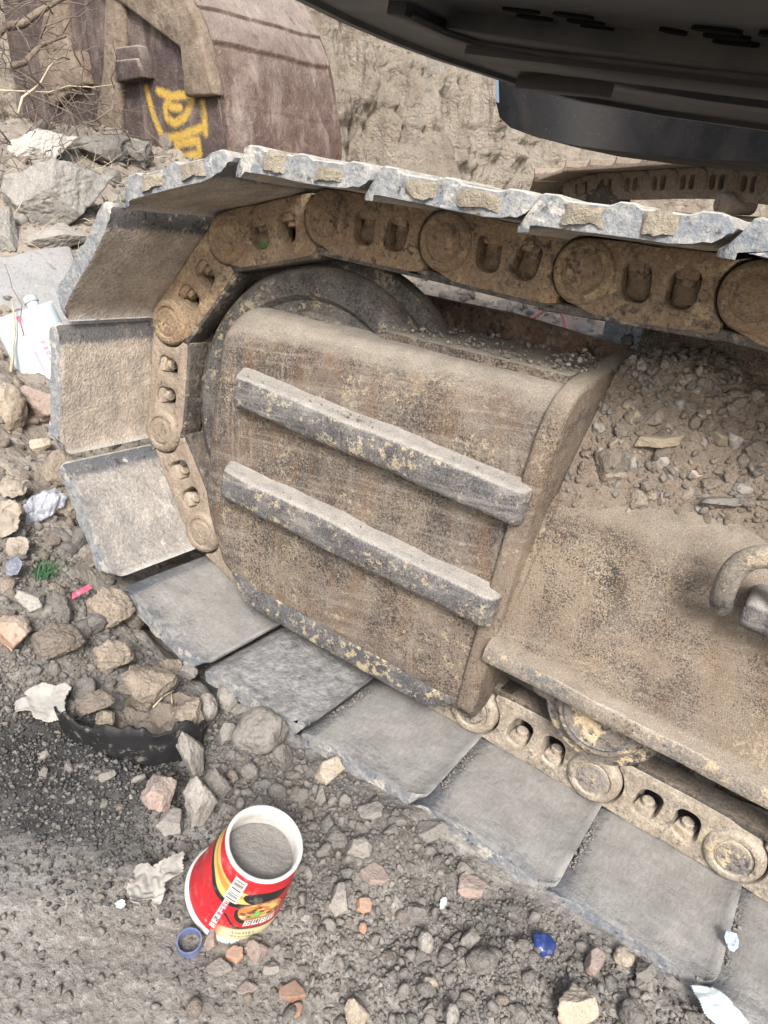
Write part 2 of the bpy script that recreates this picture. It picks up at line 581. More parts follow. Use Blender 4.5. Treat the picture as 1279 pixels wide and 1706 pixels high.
# ---------------------------------------------------------------- ground
rng = np.random.default_rng(7)
random.seed(7)
CTRL = []
for (x, y, z) in ((.2, -.22, -.368), (.5, -.22, -.361), (.8, -.22, -.359), (1.3, -.22, -.360), (.2, .3, -.385), (.8, .4, -.385), (1.4, .5, -.385),
                  (0, -.2, -.385), (-.12, -.12, -.385), (.6, -1.1, -.36), (1.4, -.9, -.36), (.1, -1.3, -.37), (-.6, -1.0, -.35), (2.2, -.3, -.37), (2.2, 1.2, -.38), (1.2, 1.2, -.40)):
    CTRL.append(t2w((x, y, z)))
for (u, v, z) in ((0, 1706, -.368), (0, 1450, -.372), (320, 1560, -.370), (640, 1706, -.370), (0, 1230, -.36), (150, 1250, -.365), (150, 1110, -.345), (20, 1090, -.335), (100, 1000, -.315)):
    CTRL.append(t2w(track_at(u, v, 'z', z)))
for (u, v, d) in ((30, 940, 1.27), (70, 880, 1.38), (0, 800, 1.40), (60, 740, 1.56), (0, 690, 1.56), (60, 640, 1.72), (60, 480, 1.98), (80, 400, 2.12), (0, 340, 2.2),
                  (200, 318, 2.5), (330, 312, 2.75), (450, 295, 2.95), (0, 215, 2.6), (120, 240, 2.65), (600, 318, 3.3), (750, 325, 3.7), (950, 352, 4.3),
                  (1150, 405, 4.2), (1279, 400, 4.2), (850, 520, 2.5), (950, 545, 2.3), (1050, 520, 2.6), (300, 285, 4.6), (650, 320, 5.2), (0, 235, 4.2), (1000, 350, 6.2), (-300, 260, 3.2)):
    CTRL.append(pxd(u, v, d))
CTRL = np.array(CTRL)


def tps_fit(P, lam=0.002):
    n = len(P)
    d = np.linalg.norm(P[:, None, :2] - P[None, :, :2], axis=-1)
    K = np.where(d > 0, d * d * np.log(d + 1e-12), 0) + lam * np.eye(n)
    A = np.zeros((n + 3, n + 3))
    A[:n, :n] = K
    A[:n, n] = 1; A[:n, n + 1:] = P[:, :2]
    A[n, :n] = 1; A[n + 1:, :n] = P[:, :2].T
    return np.linalg.solve(A, np.concatenate([P[:, 2], [0, 0, 0]]))


TW = tps_fit(CTRL)
Gi = TILT.T


def base_h(x, y):
    sh = x.shape
    x = x.ravel(); y = y.ravel()
    xc = np.clip(x, -5, 4); yc = np.clip(y, -2.5, 6)
    h = np.zeros_like(x)
    for k in range(len(CTRL)):
        d2 = (xc - CTRL[k, 0]) ** 2 + (yc - CTRL[k, 1]) ** 2
        h += TW[k] * 0.5 * d2 * np.log(d2 + 1e-12)
    h += TW[-3] + TW[-2] * xc + TW[-1] * yc
    return h.reshape(sh)


def rough_h(x, y):
    """Broken soil: lumpy in the rubble on the left and along the track, trodden flat near the camera."""
    p = np.stack([x, y, np.zeros_like(x)], -1)
    xt = x * TILT[0, 0] + y * TILT[1, 0]
    yt = x * TILT[0, 1] + y * TILT[1, 1]
    edge = np.exp(-((yt + 0.27) / 0.13) ** 2) * sstep(-0.1, 0.15, xt)
    left = sstep(0.22, -0.15, xt) * sstep(-0.62, -0.35, yt)
    far = sstep(0.3, 0.9, yt)
    r = np.clip(0.16 + 0.85 * left + 0.6 * edge + far, 0, 1.1)
    n1 = fbm(p * 9, 3, 3)
    n2 = fbm(p * 24, 4, 11, 0.6)
    n3 = fbm(p * 75, 3, 23, 0.6)
    h = 0.020 * n1 * (0.35 + r) + 0.018 * n2 * r + 0.0055 * n3 * (0.35 + 0.65 * r)
    under = sstep(-.19, -.13, yt) * sstep(.42, .36, yt) * sstep(-.34, -.24, xt)
    return h * (1 - 0.8 * under) - 0.035 * under


def axis_pts(segs):
    out = [segs[0][0]]
    for a, b, st in segs:
        n = max(1, int(round((b - a) / st)))
        out += list(np.linspace(a, b, n + 1)[1:])
    return np.array(out)


GX = axis_pts([(-60, -12, 6), (-12, -5, 0.5), (-5, -2.4, 0.05), (-2.4, -0.9, 0.012), (-0.9, 1.25, 0.0058), (1.25, 4, 0.06), (4, 12, 0.5), (12, 60, 6)])
GY = axis_pts([(-60, -12, 6), (-12, -2, 0.5), (-2, -0.85, 0.04), (-0.85, 0.3, 0.0058), (0.3, 2.2, 0.012), (2.2, 4.5, 0.04), (4.5, 12, 0.5), (12, 60, 6)])
XX, YY = np.meshgrid(GX, GY, indexing='ij')
GZ = base_h(XX, YY)
near = (np.abs(XX) < 8) & (np.abs(YY) < 8)
GZ += rough_h(XX, YY)
gme = grid_mesh('ground', np.stack([XX, YY, GZ], -1))
shade(gme, 180)


def gh(x, y):
    i = int(np.clip(np.searchsorted(GX, x) - 1, 0, len(GX) - 2))
    j = int(np.clip(np.searchsorted(GY, y) - 1, 0, len(GY) - 2))
    a = (x - GX[i]) / (GX[i + 1] - GX[i]); b = (y - GY[j]) / (GY[j + 1] - GY[j])
    return (GZ[i, j] * (1 - a) + GZ[i + 1, j] * a) * (1 - b) + (GZ[i, j + 1] * (1 - a) + GZ[i + 1, j + 1] * a) * b


def ghv(x, y):
    i = np.clip(np.searchsorted(GX, x) - 1, 0, len(GX) - 2)
    j = np.clip(np.searchsorted(GY, y) - 1, 0, len(GY) - 2)
    a = (x - GX[i]) / (GX[i + 1] - GX[i]); b = (y - GY[j]) / (GY[j + 1] - GY[j])
    return (GZ[i, j] * (1 - a) + GZ[i + 1, j] * a) * (1 - b) + (GZ[i, j + 1] * (1 - a) + GZ[i + 1, j + 1] * a) * b


def ground_hit(u, v):
    """Point of the ground seen at a place of the photograph, and its distance."""
    r = ray(u, v)
    t = 0.35
    while t < 9:
        p = CW + r * t
        if p[2] < gh(p[0], p[1]):
            lo, hi = t - 0.02, t
            for _ in range(12):
                m = (lo + hi) / 2
                q = CW + r * m
                if q[2] < gh(q[0], q[1]): hi = m
                else: lo = m
            return CW + r * hi, hi
        t += 0.02
    return CW + r * 5, 5.0


def ground_mat():
    t = NT('soil')
    a = t.noise(3.2, 6, 0.6)
    b = t.noise(28, 8, 0.7)
    c = t.noise(160, 5, 0.75)
    v = t.vor(95)
    col = t.mix(t.rng(a, 0.36, 0.64), (0.215, 0.2, 0.18), (0.295, 0.28, 0.26))
    col = t.mix(t.rng(b, 0.35, 0.7), col, t.mix(0.5, col, (0.13, 0.115, 0.10)))
    col = t.mix(t.rng(c, 0.54, 0.70, 0, 0.75), col, (0.42, 0.405, 0.38))
    col = t.mix(t.rng(c, 0.46, 0.32, 0, 0.65), col, (0.075, 0.066, 0.058))
    # warm clay of the rubble slope on the left, grey trodden dust in front
    sx = t.n('SeparateXYZ', {0: t.pos})
    w = t.math('ADD', sx.outputs[0], t.math('MULTIPLY', sx.outputs[1], -0.55))
    col = t.mix(t.rng(t.math('ADD', w, t.math('MULTIPLY', b, 0.2)), 0.1, -0.5, 0, 0.75), col, t.mix(t.rng(b, 0.35, 0.65), (0.19, 0.16, 0.13), (0.28, 0.238, 0.192)))
    # freshly turned, darker and damper soil pushed up along the track
    for (u_, v_, rad) in ((430, 1290, .10), (590, 1330, .11), (360, 1200, .10), (130, 1110, .12), (520, 1410, .08), (700, 1430, .06), (240, 1120, .08), (860, 1530, .05), (960, 1600, .05)):
        p, _ = ground_hit(u_, v_)
        dd = t.n('VectorMath', {0: t.pos, 1: tuple(p)}, operation='DISTANCE').outputs['Value']
        f = t.rng(t.math('ADD', dd, t.math('MULTIPLY', t.math('SUBTRACT', t.noise(18, 5, 0.7), 0.5), 0.12)), rad * 1.15, rad * 0.6, 0, 0.65)
        col = t.mix(f, col, t.mix(t.rng(c, 0.4, 0.62), (0.07, 0.064, 0.058), (0.16, 0.15, 0.137)))
    # burnt patch beside the black tub (a stain of its own)
    for (u_, v_, rad) in ((150, 1300, 0.16), (60, 1260, 0.12), (250, 1250, 0.09)):
        p, _ = ground_hit(u_, v_)
        dd = t.n('VectorMath', {0: t.pos, 1: tuple(p)}, operation='DISTANCE').outputs['Value']
        f = t.rng(t.math('ADD', dd, t.math('MULTIPLY', t.math('SUBTRACT', t.noise(14, 5, 0.7), 0.5), 0.16)), rad, rad * 0.45, 0, 0.82)
        col = t.mix(f, col, (0.032, 0.031, 0.032))
    h = t.math('ADD', t.math('MULTIPLY', b, 0.8), t.math('ADD', t.math('MULTIPLY', c, 0.5), t.math('MULTIPLY', v, 0.35)))
    return t.done(col, 0.96, t.bump(h, 0.9, 0.008), 0.15)


MATS['soil'] = ground_mat()
g = link('ground', gme, 'soil')
tag(g, 'loose grey brown soil and rubble ground around the excavator', 'ground', kind='structure')


# earth bank cut behind everything
def bank_mat():
    t = NT('bank')
    a = t.noise(2.2, 7, 0.62, t.scaled(1, 1, 0.55), 0.5)
    b = t.noise(11, 8, 0.7, dist=0.4)
    c = t.noise(60, 5, 0.7)
    s = t.noise(9, 4, 0.6, t.scaled(1.6, 1.6, 0.12))
    col = t.mix(t.rng(a, 0.40, 0.58), (0.40, 0.335, 0.265), (0.53, 0.465, 0.385))
    col = t.mix(t.rng(s, 0.55, 0.68, 0, 0.55), col, (0.28, 0.268, 0.248))
    col = t.mix(t.rng(b, 0.56, 0.72, 0, 0.5), col, (0.23, 0.185, 0.145))
    col = t.mix(t.rng(t.noise(5, 4, 0.6), 0.6, 0.68, 0, 0.45), col, (0.27, 0.278, 0.278))
    fi = t.noise(6.5, 6, 0.7, t.scaled(1.3, 1.3, 0.22), 0.8)
    col = t.mix(t.rng(fi, 0.56, 0.66, 0, 0.7), col, (0.17, 0.13, 0.10))
    col = t.mix(t.rng(fi, 0.42, 0.34, 0, 0.5), col, (0.56, 0.50, 0.42))
    b2 = t.noise(34, 6, 0.75, dist=0.3)
    col = t.mix(t.rng(b2, 0.56, 0.7, 0, 0.5), col, (0.36, 0.315, 0.26))
    col = t.mix(t.rng(b2, 0.44, 0.32, 0, 0.4), col, (0.17, 0.133, 0.10))
    h = t.math('ADD', b, t.math('ADD', t.math('MULTIPLY', c, 0.3), t.math('MULTIPLY', b2, 0.6)))
    col = t.mix(t.rng(c, 0.45, 0.3, 0, 0.5), col, (0.11, 0.085, 0.065))
    return t.done(col, 0.97, t.bump(h, 1.0, 0.12), 0.1)


MATS['bank'] = bank_mat()
# foot line of the bank, from the left of the bucket round to the right behind the far track
B0 = pxd(-600, 230, 3.6); B1 = pxd(100, 240, 4.1); B2 = pxd(640, 290, 4.0); B3 = pxd(1000, 310, 5.6); B4 = pxd(1500, 330, 6.6); B5 = pxd(2300, 400, 6.6)
foot = []
ctrl = [B0 + (B0 - B1) * 1.5, B0, B1, B2, B3, B4, B5, B5 + (B5 - B4)]
for k in range(1, len(ctrl) - 2):
    for s in np.linspace(0, 1, 150, endpoint=False):
        p0, p1, p2, p3 = ctrl[k - 1], ctrl[k], ctrl[k + 1], ctrl[k + 2]
        foot.append(0.5 * ((2 * p1) + (-p0 + p2) * s + (2 * p0 - 5 * p1 + 4 * p2 - p3) * s ** 2 + (-p0 + 3 * p1 - 3 * p2 + p3) * s ** 3))
foot = np.array(foot)[:, :2]
tan = np.gradient(foot, axis=0); tan /= np.linalg.norm(tan, axis=1)[:, None]
nrm = np.stack([tan[:, 1], -tan[:, 0]], 1)      # towards the camera
hv = np.concatenate([np.linspace(-0.4, 2.4, 200), np.linspace(2.5, 4.2, 20)])
BP = np.zeros((len(foot), len(hv), 3))
for j, hh in enumerate(hv):
    lean = -0.22 * max(hh, 0) + 0.25 * math.exp(-max(hh, 0) / 0.25) - (max(0, hh - 3.9) * 8)
    BP[:, j, :2] = foot + nrm * lean
    BP[:, j, 2] = 0.25 + hh
q = BP.copy()
disp = 0.16 * fbm(q * np.array([1.1, 1.1, 0.9]), 4, 51) + 0.17 * fbm(q * np.array([2.6, 2.6, 0.6]), 4, 57, 0.55, True) + 0.05 * fbm(q * np.array([1.5, 1.5, 5.0]), 4, 58, 0.6, True) + 0.055 * fbm(q * np.array([3.4, 3.4, 2.2]), 5, 61, 0.6, True) + 0.026 * fbm(q * 9, 4, 71, 0.65, True)
BP[:, :, :2] += nrm[:, None, :] * disp[..., None]
bme = grid_mesh('earth_bank', BP)
shade(bme, 180)
bank = link('earth_bank', bme, 'bank')
tag(bank, 'steep cut bank of pale brown earth behind the machines', 'bank', kind='structure')

# ---------------------------------------------------------------- the excavator
BASE = np.array([0.45, 0.08, -0.385])          # foot of the near track in the machine's own frame
exc = bpy.data.objects.new('excavator', None)
COL.objects.link(exc)
exc.empty_display_size = 0.2
em = Matrix.Identity(4)
for i in range(3):
    for j in range(3):
        em[i][j] = TILT[i][j]
    em[i][3] = t2w(BASE)[i]
exc.matrix_world = em
tag(exc, 'muddy crawler excavator with ribbed idler guard under its black belly plate', 'excavator')
SHIFT = Matrix.Translation(-Vector(BASE))


def part(name, me, mat, parent=None, smooth=35, M=None):
    """A part of the excavator, its mesh given in the machine's frame."""
    p = exc if parent is None else parent
    if M is None:
        M = SHIFT if parent is None else Matrix.Identity(4)
    elif parent is None:
        M = SHIFT @ M
    return link(name, me, mat, p, smooth, M)


PITCH = 0.19
pins = [np.array([0.3971 + i * PITCH, 0, -0.3052]) for i in range(4, -3, -1)]
pins += [np.array(p) for p in ((-.1673, 0, -.2562), (-.2863, 0, -.1081), (-.2949, 0, .0817), (-.1898, 0, .24), (-.0116, 0, .3058), (.1782, 0, .3162), (.3665, 0, .3235), (.5555, 0, .3425), (.745, 0, .347), (.935, 0, .348), (1.125, 0, .348))]


def link_frame(k):
    a, b = pins[k], pins[k + 1]
    t = (b - a) / np.linalg.norm(b - a)
    inn = np.array([t[2], 0, -t[0]])
    M = Matrix.Identity(4)
    for i in range(3):
        M[i][0] = t[i]; M[i][1] = (0, -1, 0)[i]; M[i][2] = inn[i]; M[i][3] = a[i]
    return M


NLINK = len(pins) - 1
# outline of one link in (s, m): s from its own pin towards the next, m inwards (rail side)
P = PITCH
outer = arc(0, 0, .0385, 115, 262, 12) + [(.012, -.0385), (.045, -.0392), (.075, -.0375), (.1, -.0392), (.140, -.0392), (.166, -.0372)] + arc(P, 0, .0415, 238, 128, 12) + [(.163, .042), (.150, .0455), (.07, .047), (.02, .046)]
w1 = rrect(.062, .003, .033, .044, .013)
w2 = rrect(.115, .003, .033, .044, .013)
w1 = [(s + .10 * (m), m) for s, m in w1]
w2 = [(s - .10 * (m), m) for s, m in w2]
plate_me = holed_plate(outer, [w1, w2], .008, .046, .003, 'link_plate')
tongue_out = [(.125, -.030), (.15, -.036)] + arc(P, 0, .038, 262, 445, 14) + [(.15, .044), (.125, .040)]
tongue_me = holed_plate(tongue_out, [], .044, .074, .002, 'link_tongue')
boss_prof = [(0.0001, .0025), (.0215, .0025), (.0228, .0040), (.0245, .0040), (.0262, .0012), (.0300, .0004), (.0335, .0018), (.0365, .0050), (.0385, .0095), (.0388, .046)]


def flip_y(me):
    for v in me.vertices:
        v.co.y = -v.co.y
    me.flip_normals()
    return me


boss_me = flip_y(revolve(boss_prof, 40, 'y', name='boss'))
body_me = join('chain_link', [plate_me, tongue_me, boss_me])
rail_me = bevel_mesh(prism([(-.034, .040), (.150, .040), (.166, .0435), (.166, .0515), (-.05, .0515), (-.05, .044)], -.0095, -.050, 'xz', 'rail'), .0035, 2)
pin_me = flip_y(revolve([(.0001, .0012), (.019, .0014), (.0212, .003), (.0212, .02)], 32, 'y', name='pin'))
nut_b = bevel_mesh(box(-.0135, .0135, -.0135, .0135, 0, .030), .0035, 2)
nut_e = revolve([(.009, .02), (.009, .036), (.0075, .0375), (.0001, .0375)], 20, 'z')
nut_me = join('nut', [nut_b, nut_e])
shade(body_me, 35); shade(rail_me, 35); shade(pin_me, 35); shade(nut_me, 35)


def mud_plug(seed):
    V, F = [], []
    n = 14
    P_ = np.zeros((n, n, 3))
    for i in range(n):
        for j in range(n):
            a, b = i / (n - 1) * 2 - 1, j / (n - 1) * 2 - 1
            P_[i, j] = (a * .0175, .010 * (1 - max(abs(a), abs(b)) ** 4), b * .020)
    P_[..., 1] += .008 * fbm(P_ * 75 + seed * 13, 3, 17)
    me = grid_mesh('packed_mud', P_)
    shade(me, 180)
    return me


far_body = body_me.copy()
for v in far_body.vertices:
    v.co.y = -(.17 + v.co.y)       # mirrored outer row
far_body.flip_normals()
far_rail = rail_me.copy()
for v in far_rail.vertices:
    v.co.y = -(.17 + v.co.y)
far_rail.flip_normals()
for k in range(NLINK):
    M = link_frame(k)
    mat = 'link_low' if k < 6 else ('link_side' if k < 9 else 'link_top')
    lk = part('chain_link', body_me, mat, None, None, M)
    part('rail', rail_me, 'rail' if k >= 6 else 'rail', lk, None)
    part('pin', pin_me, 'pin' if mat == 'link_low' else mat, lk, None)
    for s in (.061, .115):
        j = random.uniform(-.25, .25)
        nm = Matrix.Translation((s, -.0265, -.0375)) @ Matrix.Rotation(j, 4, 'Z') @ Matrix.Rotation(random.uniform(-.06, .06), 4, 'X')
        part('nut', nut_me, mat if mat == 'link_top' else 'nut', lk, None, nm)
    if k >= 10:
        for s in (.062, .115):
            if (k * 7 + int(s * 1000)) % 5 == 0: continue
            part('packed_mud', mud_plug(k + s), 'packed_mud', lk, None, Matrix.Translation((s, -.030 - .006 * random.random(), .006)))
    fl = part('chain_link', far_body, mat, None, None, M)
    part('rail', far_rail, 'rail', fl, None)

# shoes: triple grouser plate lofted across the track, each with its own wear
Y0, Y1 = -.168, .332
prof_in = [(-.024, -.0335), (-.014, -.0385), (.002, -.0405), (.13, -.0405), (.150, -.0425), (.166, -.0480), (.180, -.0560)]
prof_out = [(.1835, -.0605), (.179, -.0645), (.174, -.0700), (.168, -.0715), (.152, -.0715), (.146, -.0690), (.141, -.0600), (.134, -.0525), (.107, -.0525), (.100, -.0600), (.0965, -.0690), (.092, -.0715), (.078, -.0715), (.073, -.0690), (.069, -.0600), (.062, -.0525), (.034, -.0525), (.0285, -.0600), (.0245, -.0690), (.02, -.0715), (.004, -.0715), (-.001, -.0690), (-.005, -.0600), (-.012, -.0490), (-.024, -.0393)]
def _refine(pl, st=.008):
    out = [pl[0]]
    for a, b in zip(pl[:-1], pl[1:]):
        n_ = max(1, int(math.hypot(b[0] - a[0], b[1] - a[1]) / st))
        out += [(a[0] + (b[0] - a[0]) * i / n_, a[1] + (b[1] - a[1]) * i / n_) for i in range(1, n_ + 1)]
    return out


prof = np.array(_refine(prof_in) + prof_out)


def shoe_mesh(k, bent=0.0, wear=0.004):
    ys = np.concatenate([[Y0, Y0 + .0015, Y0 + .004, Y0 + .008, Y0 + .014, Y0 + .022], np.linspace(Y0 + .032, Y0 + .2, 16), np.linspace(Y0 + .23, Y1, 6)])
    V = np.zeros((len(ys), len(prof), 3))
    for i, y in enumerate(ys):
        d = y - Y0
        s = prof[:, 0].copy(); m = prof[:, 1].copy()
        r = .020
        ins = r - math.sqrt(max(0, r * r - max(0, r - d) ** 2))
        s = np.maximum(s, -.024 + ins)
        s = np.minimum(s, .184 - ins * .6)
        vf = float(1 - sstep(.006, .016, d))
        m = np.where((s > 0) & (s < .17) & (m < -.050), m * (1 - vf) + vf * np.minimum(m, -.0675), m)
        if d < .004:
            sh = (.004 - d) * .45
            m = np.where(m < -.047, m + sh, m - sh * .5)
        pn = np.stack([s * 30, np.full_like(s, k * 9.1), m * 30], -1)
        yj = wear * fbm(pn * 1.3, 3, 200 + k) * math.exp(-d / .03)
        m = m + .0012 * vnoise(np.stack([s * 22, np.full_like(s, y * 22), np.full_like(s, k * 3.3)], -1), 5)
        m = m - bent * max(0, .06 - d) / .06 * np.clip((.04 - s) / .06, 0, 1)
        V[i] = np.stack([s, -(y + yj), m], -1)
    n = len(prof)
    me = grid_mesh('track_shoe', np.concatenate([V, V[:, :1]], 1))
    bm = bmesh.new(); bm.from_mesh(me)
    bmesh.ops.remove_doubles(bm, verts=bm.verts, dist=1e-6)
    bm.edges.ensure_lookup_table()
    ed = [e for e in bm.edges if len(e.link_faces) == 1]
    vs_ = {}
    for e in ed:
        for v in e.verts: vs_.setdefault(v, []).append(e)
    left_ = set(ed)
    while left_:
        e0 = left_.pop(); loop = [e0.verts[0], e0.verts[1]]
        while True:
            nx = [e for e in vs_[loop[-1]] if e in left_]
            if not nx: break
            left_.discard(nx[0]); loop.append(nx[0].other_vert(loop[-1]))
        if loop[0] == loop[-1]: loop = loop[:-1]
        if len(loop) > 2 and len(set(loop)) == len(loop): bm.faces.new(loop)
    bmesh.ops.recalc_face_normals(bm, faces=bm.faces)
    bm.to_mesh(me); bm.free()
    shade(me, 38)
    co_ = np.zeros(len(me.vertices) * 3); me.vertices.foreach_get('co', co_); co_ = co_.reshape(-1, 3)
    dd_ = -co_[:, 1] - Y0
    nzv = fbm(np.stack([co_[:, 0] * 14, co_[:, 1] * 14, np.full(len(co_), k * 2.7)], -1), 3, 300)
    wv = (.2 if 6 < k < 12 else .7) * np.exp(-np.maximum(dd_, 0) / .024) * (1 + nzv) + (.95 if k in (6, 8, 9) else .7) * sstep(.145, .160, co_[:, 0])
    ap_ = me.attributes.new('polish', 'FLOAT', 'POINT')
    ap_.data.foreach_set('value', (sstep(-.017, -.0225, co_[:, 0] + .004 * nzv)).astype(np.float32))
    at_ = me.attributes.new('wear', 'FLOAT', 'POINT')
    at_.data.foreach_set('value', np.clip(wv, 0, 1.2).astype(np.float32))
    return me


def mud_pad(s0, s1, y1, k, fill=1.0):
    """Dried mud packed between two grousers, flush with the shoe's outer end."""
    n, m_ = 14, 10
    s = np.linspace(s0, s1, n)[:, None] + np.zeros((1, m_))
    y = np.zeros((n, 1)) + np.linspace(0, 1, m_)[None, :]
    sec = np.array([(0, 0), (.15, .6), (.5, .95), (.8, 1), (1, 1)])
    P_ = np.zeros((n, m_, 3))
    for i in range(n):
        e = 1 - abs(2 * i / (n - 1) - 1) ** 3
        for j in range(m_):
            tt = j / (m_ - 1)
            if tt < .5:
                yy = Y0 + .001 - .0065 * e; mm = -.0475 - (tt / .5) * .0245 * fill * (0.85 + .15 * e)
            else:
                yy = Y0 + .001 - .0065 * e + (tt - .5) / .5 * y1; mm = -.0475 - .0245 * fill * (.85 + .15 * e)
            P_[i, j] = (s0 + (s1 - s0) * i / (n - 1), -yy, mm)
    nz = fbm(P_ * 70 + k * 7, 4, 31, .6)
    P_[..., 0] += vnoise(P_ * 60 + k * 5, 37) * .0045
    P_[..., 1] += nz * .0045
    P_[..., 2] += nz * .0055
    me = grid_mesh('dried_mud', P_)
    shade(me, 180)
    return me


for k in range(NLINK):
    M = link_frame(k)
    if k == 5: mat = 'shoe_dark'
    elif k <= 6: mat = 'shoe_grey'
    elif k <= 9: mat = 'shoe_tan'
    else: mat = 'shoe_tan'
    if k == 7: mat = 'shoe_tanpale'
    bent = {3: .010, 4: .0}.get(k, 0.0)
    me = shoe_mesh(k, bent, .010 if k in (3, 2) else .002)
    me.materials.append(MATS.get(mat) or MATS['shoe_tan'])
    me.materials.append(MATS['shoe_edge'])
    for p in me.polygons:
        if p.center.z < -.056 or (abs(p.normal.y) > .6 and p.center.y > .15) or (p.center.z < -.043 and p.center.x > .172) and k > 10:
            p.material_index = 1
    sh = part('track_shoe', me, None, None, None, M)
    if k >= 10:
        for (a, b, f) in ((.0245, .0735, random.uniform(.62, .98)), (.0965, .1455, random.uniform(.62, 1.0))):
            if random.random() < .08: continue
            part('dried_mud', mud_pad(a + random.uniform(-.002, .010), b - random.uniform(-.002, .012), .4, k + a * 100, f), 'dry_mud', sh, None)

# idler wheel
idl = [(.0001, .03), (.07, .03), (.072, .022), (.165, .022), (.172, .030), (.188, .034), (.196, .024), (.214, .020), (.224, .024), (.232, .034), (.2385, .046), (.2385, .062), (.243, .066), (.258, .070), (.260, .075), (.260, .097), (.258, .102), (.243, .106), (.2385, .11), (.2385, .126), (.232, .138), (.214, .152), (.188, .140), (.165, .150), (.0001, .150)]
part('idler_wheel', revolve(idl, 96, 'y'), 'idler', smooth=30)

# ribbed guard over the idler


def guard_mesh():
    sec = [(.03, -.292), (-.010, -.291), (-.036, -.286), (-.046, -.277), (-.0515, -.262), (-.0535, -.245), (-.0525, -.20), (-.052, -.12), (-.052, -.03), (-.052, .05), (-.051, .095), (-.047, .118), (-.039, .136), (-.026, .150), (-.008, .160), (.015, .165), (.05, .168), (.09, .170), (.13, .171)]
    sec = np.array(sec)
    # refine
    tt = np.linspace(0, len(sec) - 1, 64)
    sec = np.stack([np.interp(tt, np.arange(len(sec)), sec[:, i]) for i in (0, 1)], 1)
    zl = np.array([-.292, -.283, -.25, -.164, .0, .12, .155, .18])
    xl = np.array([-.014, -.028, -.080, -.136, -.142, -.141, -.136, -.129])
    st = [(0, .075), (.002, .045), (.004, .030), (.010, .014), (.02, .005), (.034, .001)]
    cols = []
    for (dx, dy) in st:
        xx = np.interp(sec[:, 1], zl, xl) + dx
        cols.append(np.stack([xx, sec[:, 0] + dy, sec[:, 1]], 1))
    for f in np.linspace(0, 1, 60)[1:]:
        x0 = np.interp(sec[:, 1], zl, xl) + .034
        xx = x0 + (.398 - x0) * f
        cols.append(np.stack([xx, sec[:, 0], sec[:, 1]], 1))
    G_ = np.array(cols)
    topw = sstep(.08, .16, G_[..., 2])
    G_[..., 2] += topw * (.085 * (G_[..., 0] - .03))
    n = fbm(G_ * 16, 3, 9)
    G_[..., 1] += .0035 * n
    G_[..., 2] += .003 * fbm(G_ * 25 + 4, 3, 10) * topw
    # bottom right end runs up a little
    me = grid_mesh('idler_guard', G_)
    shade(me, 180)
    return me


gd = part('idler_guard', guard_mesh(), 'guard', smooth=None)


def rib_mesh(z0, z1, xl, xr):
    n = 60
    sec0 = [(-.049, z1 + .004), (-.062, z1 + .001), (-.078, z1 - .001), (-.0835, z1 - .004), (-.086, z1 - .010), (-.0865, (z0 + z1) / 2), (-.084, z0 + .008), (-.080, z0 + .002), (-.071, z0 - .001), (-.049, z0 - .004)]
    sec0 = np.array(sec0)
    tt = np.linspace(0, len(sec0) - 1, 30)
    sec0 = np.stack([np.interp(tt, np.arange(len(sec0)), sec0[:, i]) for i in (0, 1)], 1)
    out = []
    zc = (z0 + z1) / 2
    for f in np.concatenate([[0, .004, .01, .02, .035], np.linspace(.06, .972, n), [.98, .988, .994, .998, 1, 1.0001]]):
        x = xl + (xr - xl) * f
        g_ = min(1.0, math.sqrt(max(0, 1 - max(0, 1 - f / .035) ** 2)) * .55 + .45)
        if f > .972: g_ = math.sqrt(max(0, 1 - ((f - .972) / .028) ** 2)) * .5 + .5
        if f > 1: g_ = 0.0
        y = -.049 + (sec0[:, 0] + .049) * g_
        z = zc + (sec0[:, 1] - zc) * (0.65 + .35 * g_)
        x_ = x + (sec0[:, 0] + .049) * -.35 * (1 - f) ** 8
        out.append(np.stack([np.full_like(y, 0) + x_, y, z], 1))
    R_ = np.array(out)
    nn = fbm(R_ * 18, 3, 77)
    R_[..., 1] += .0028 * nn
    R_[..., 2] += .0028 * fbm(R_ * 14 + 9, 3, 78)
    me = grid_mesh('rib', R_)
    bm = bmesh.new(); bm.from_mesh(me)
    ed = [e for e in bm.edges if len(e.link_faces) == 1 and all(abs(v.co.x - xl) < .03 for v in e.verts)]
    bmesh.ops.recalc_face_normals(bm, faces=bm.faces)
    bm.to_mesh(me); bm.free()
    shade(me, 180)
    return me


part('rib', rib_mesh(.026, .076, -.078, .408), 'rib', gd, None)
part('rib', rib_mesh(-.123, -.073, -.078, .410), 'rib', gd, None)
part('wear_edge', bevel_mesh(prism([(-.006, -.297), (.02, -.300), (.35, -.297), (.388, -.268), (.388, -.258), (.345, -.262), (.02, -.262), (-.045, -.250)], -.0548, -.02, 'xz'), .004, 3), 'wear_edge', gd)
# cover plate on top of the guard
part('top_plate', bevel_mesh(mesh('top_plate', [(.105, .012, .160), (.389, .004, .184), (.389, .14, .192), (.105, .14, .168), (.105, .012, .182), (.389, .004, .2045), (.389, .14, .210), (.105, .14, .187)], [(0, 3, 2, 1), (4, 5, 6, 7), (0, 1, 5, 4), (1, 2, 6, 5), (2, 3, 7, 6), (3, 0, 4, 7)]), .003, 2), 'guard', gd)

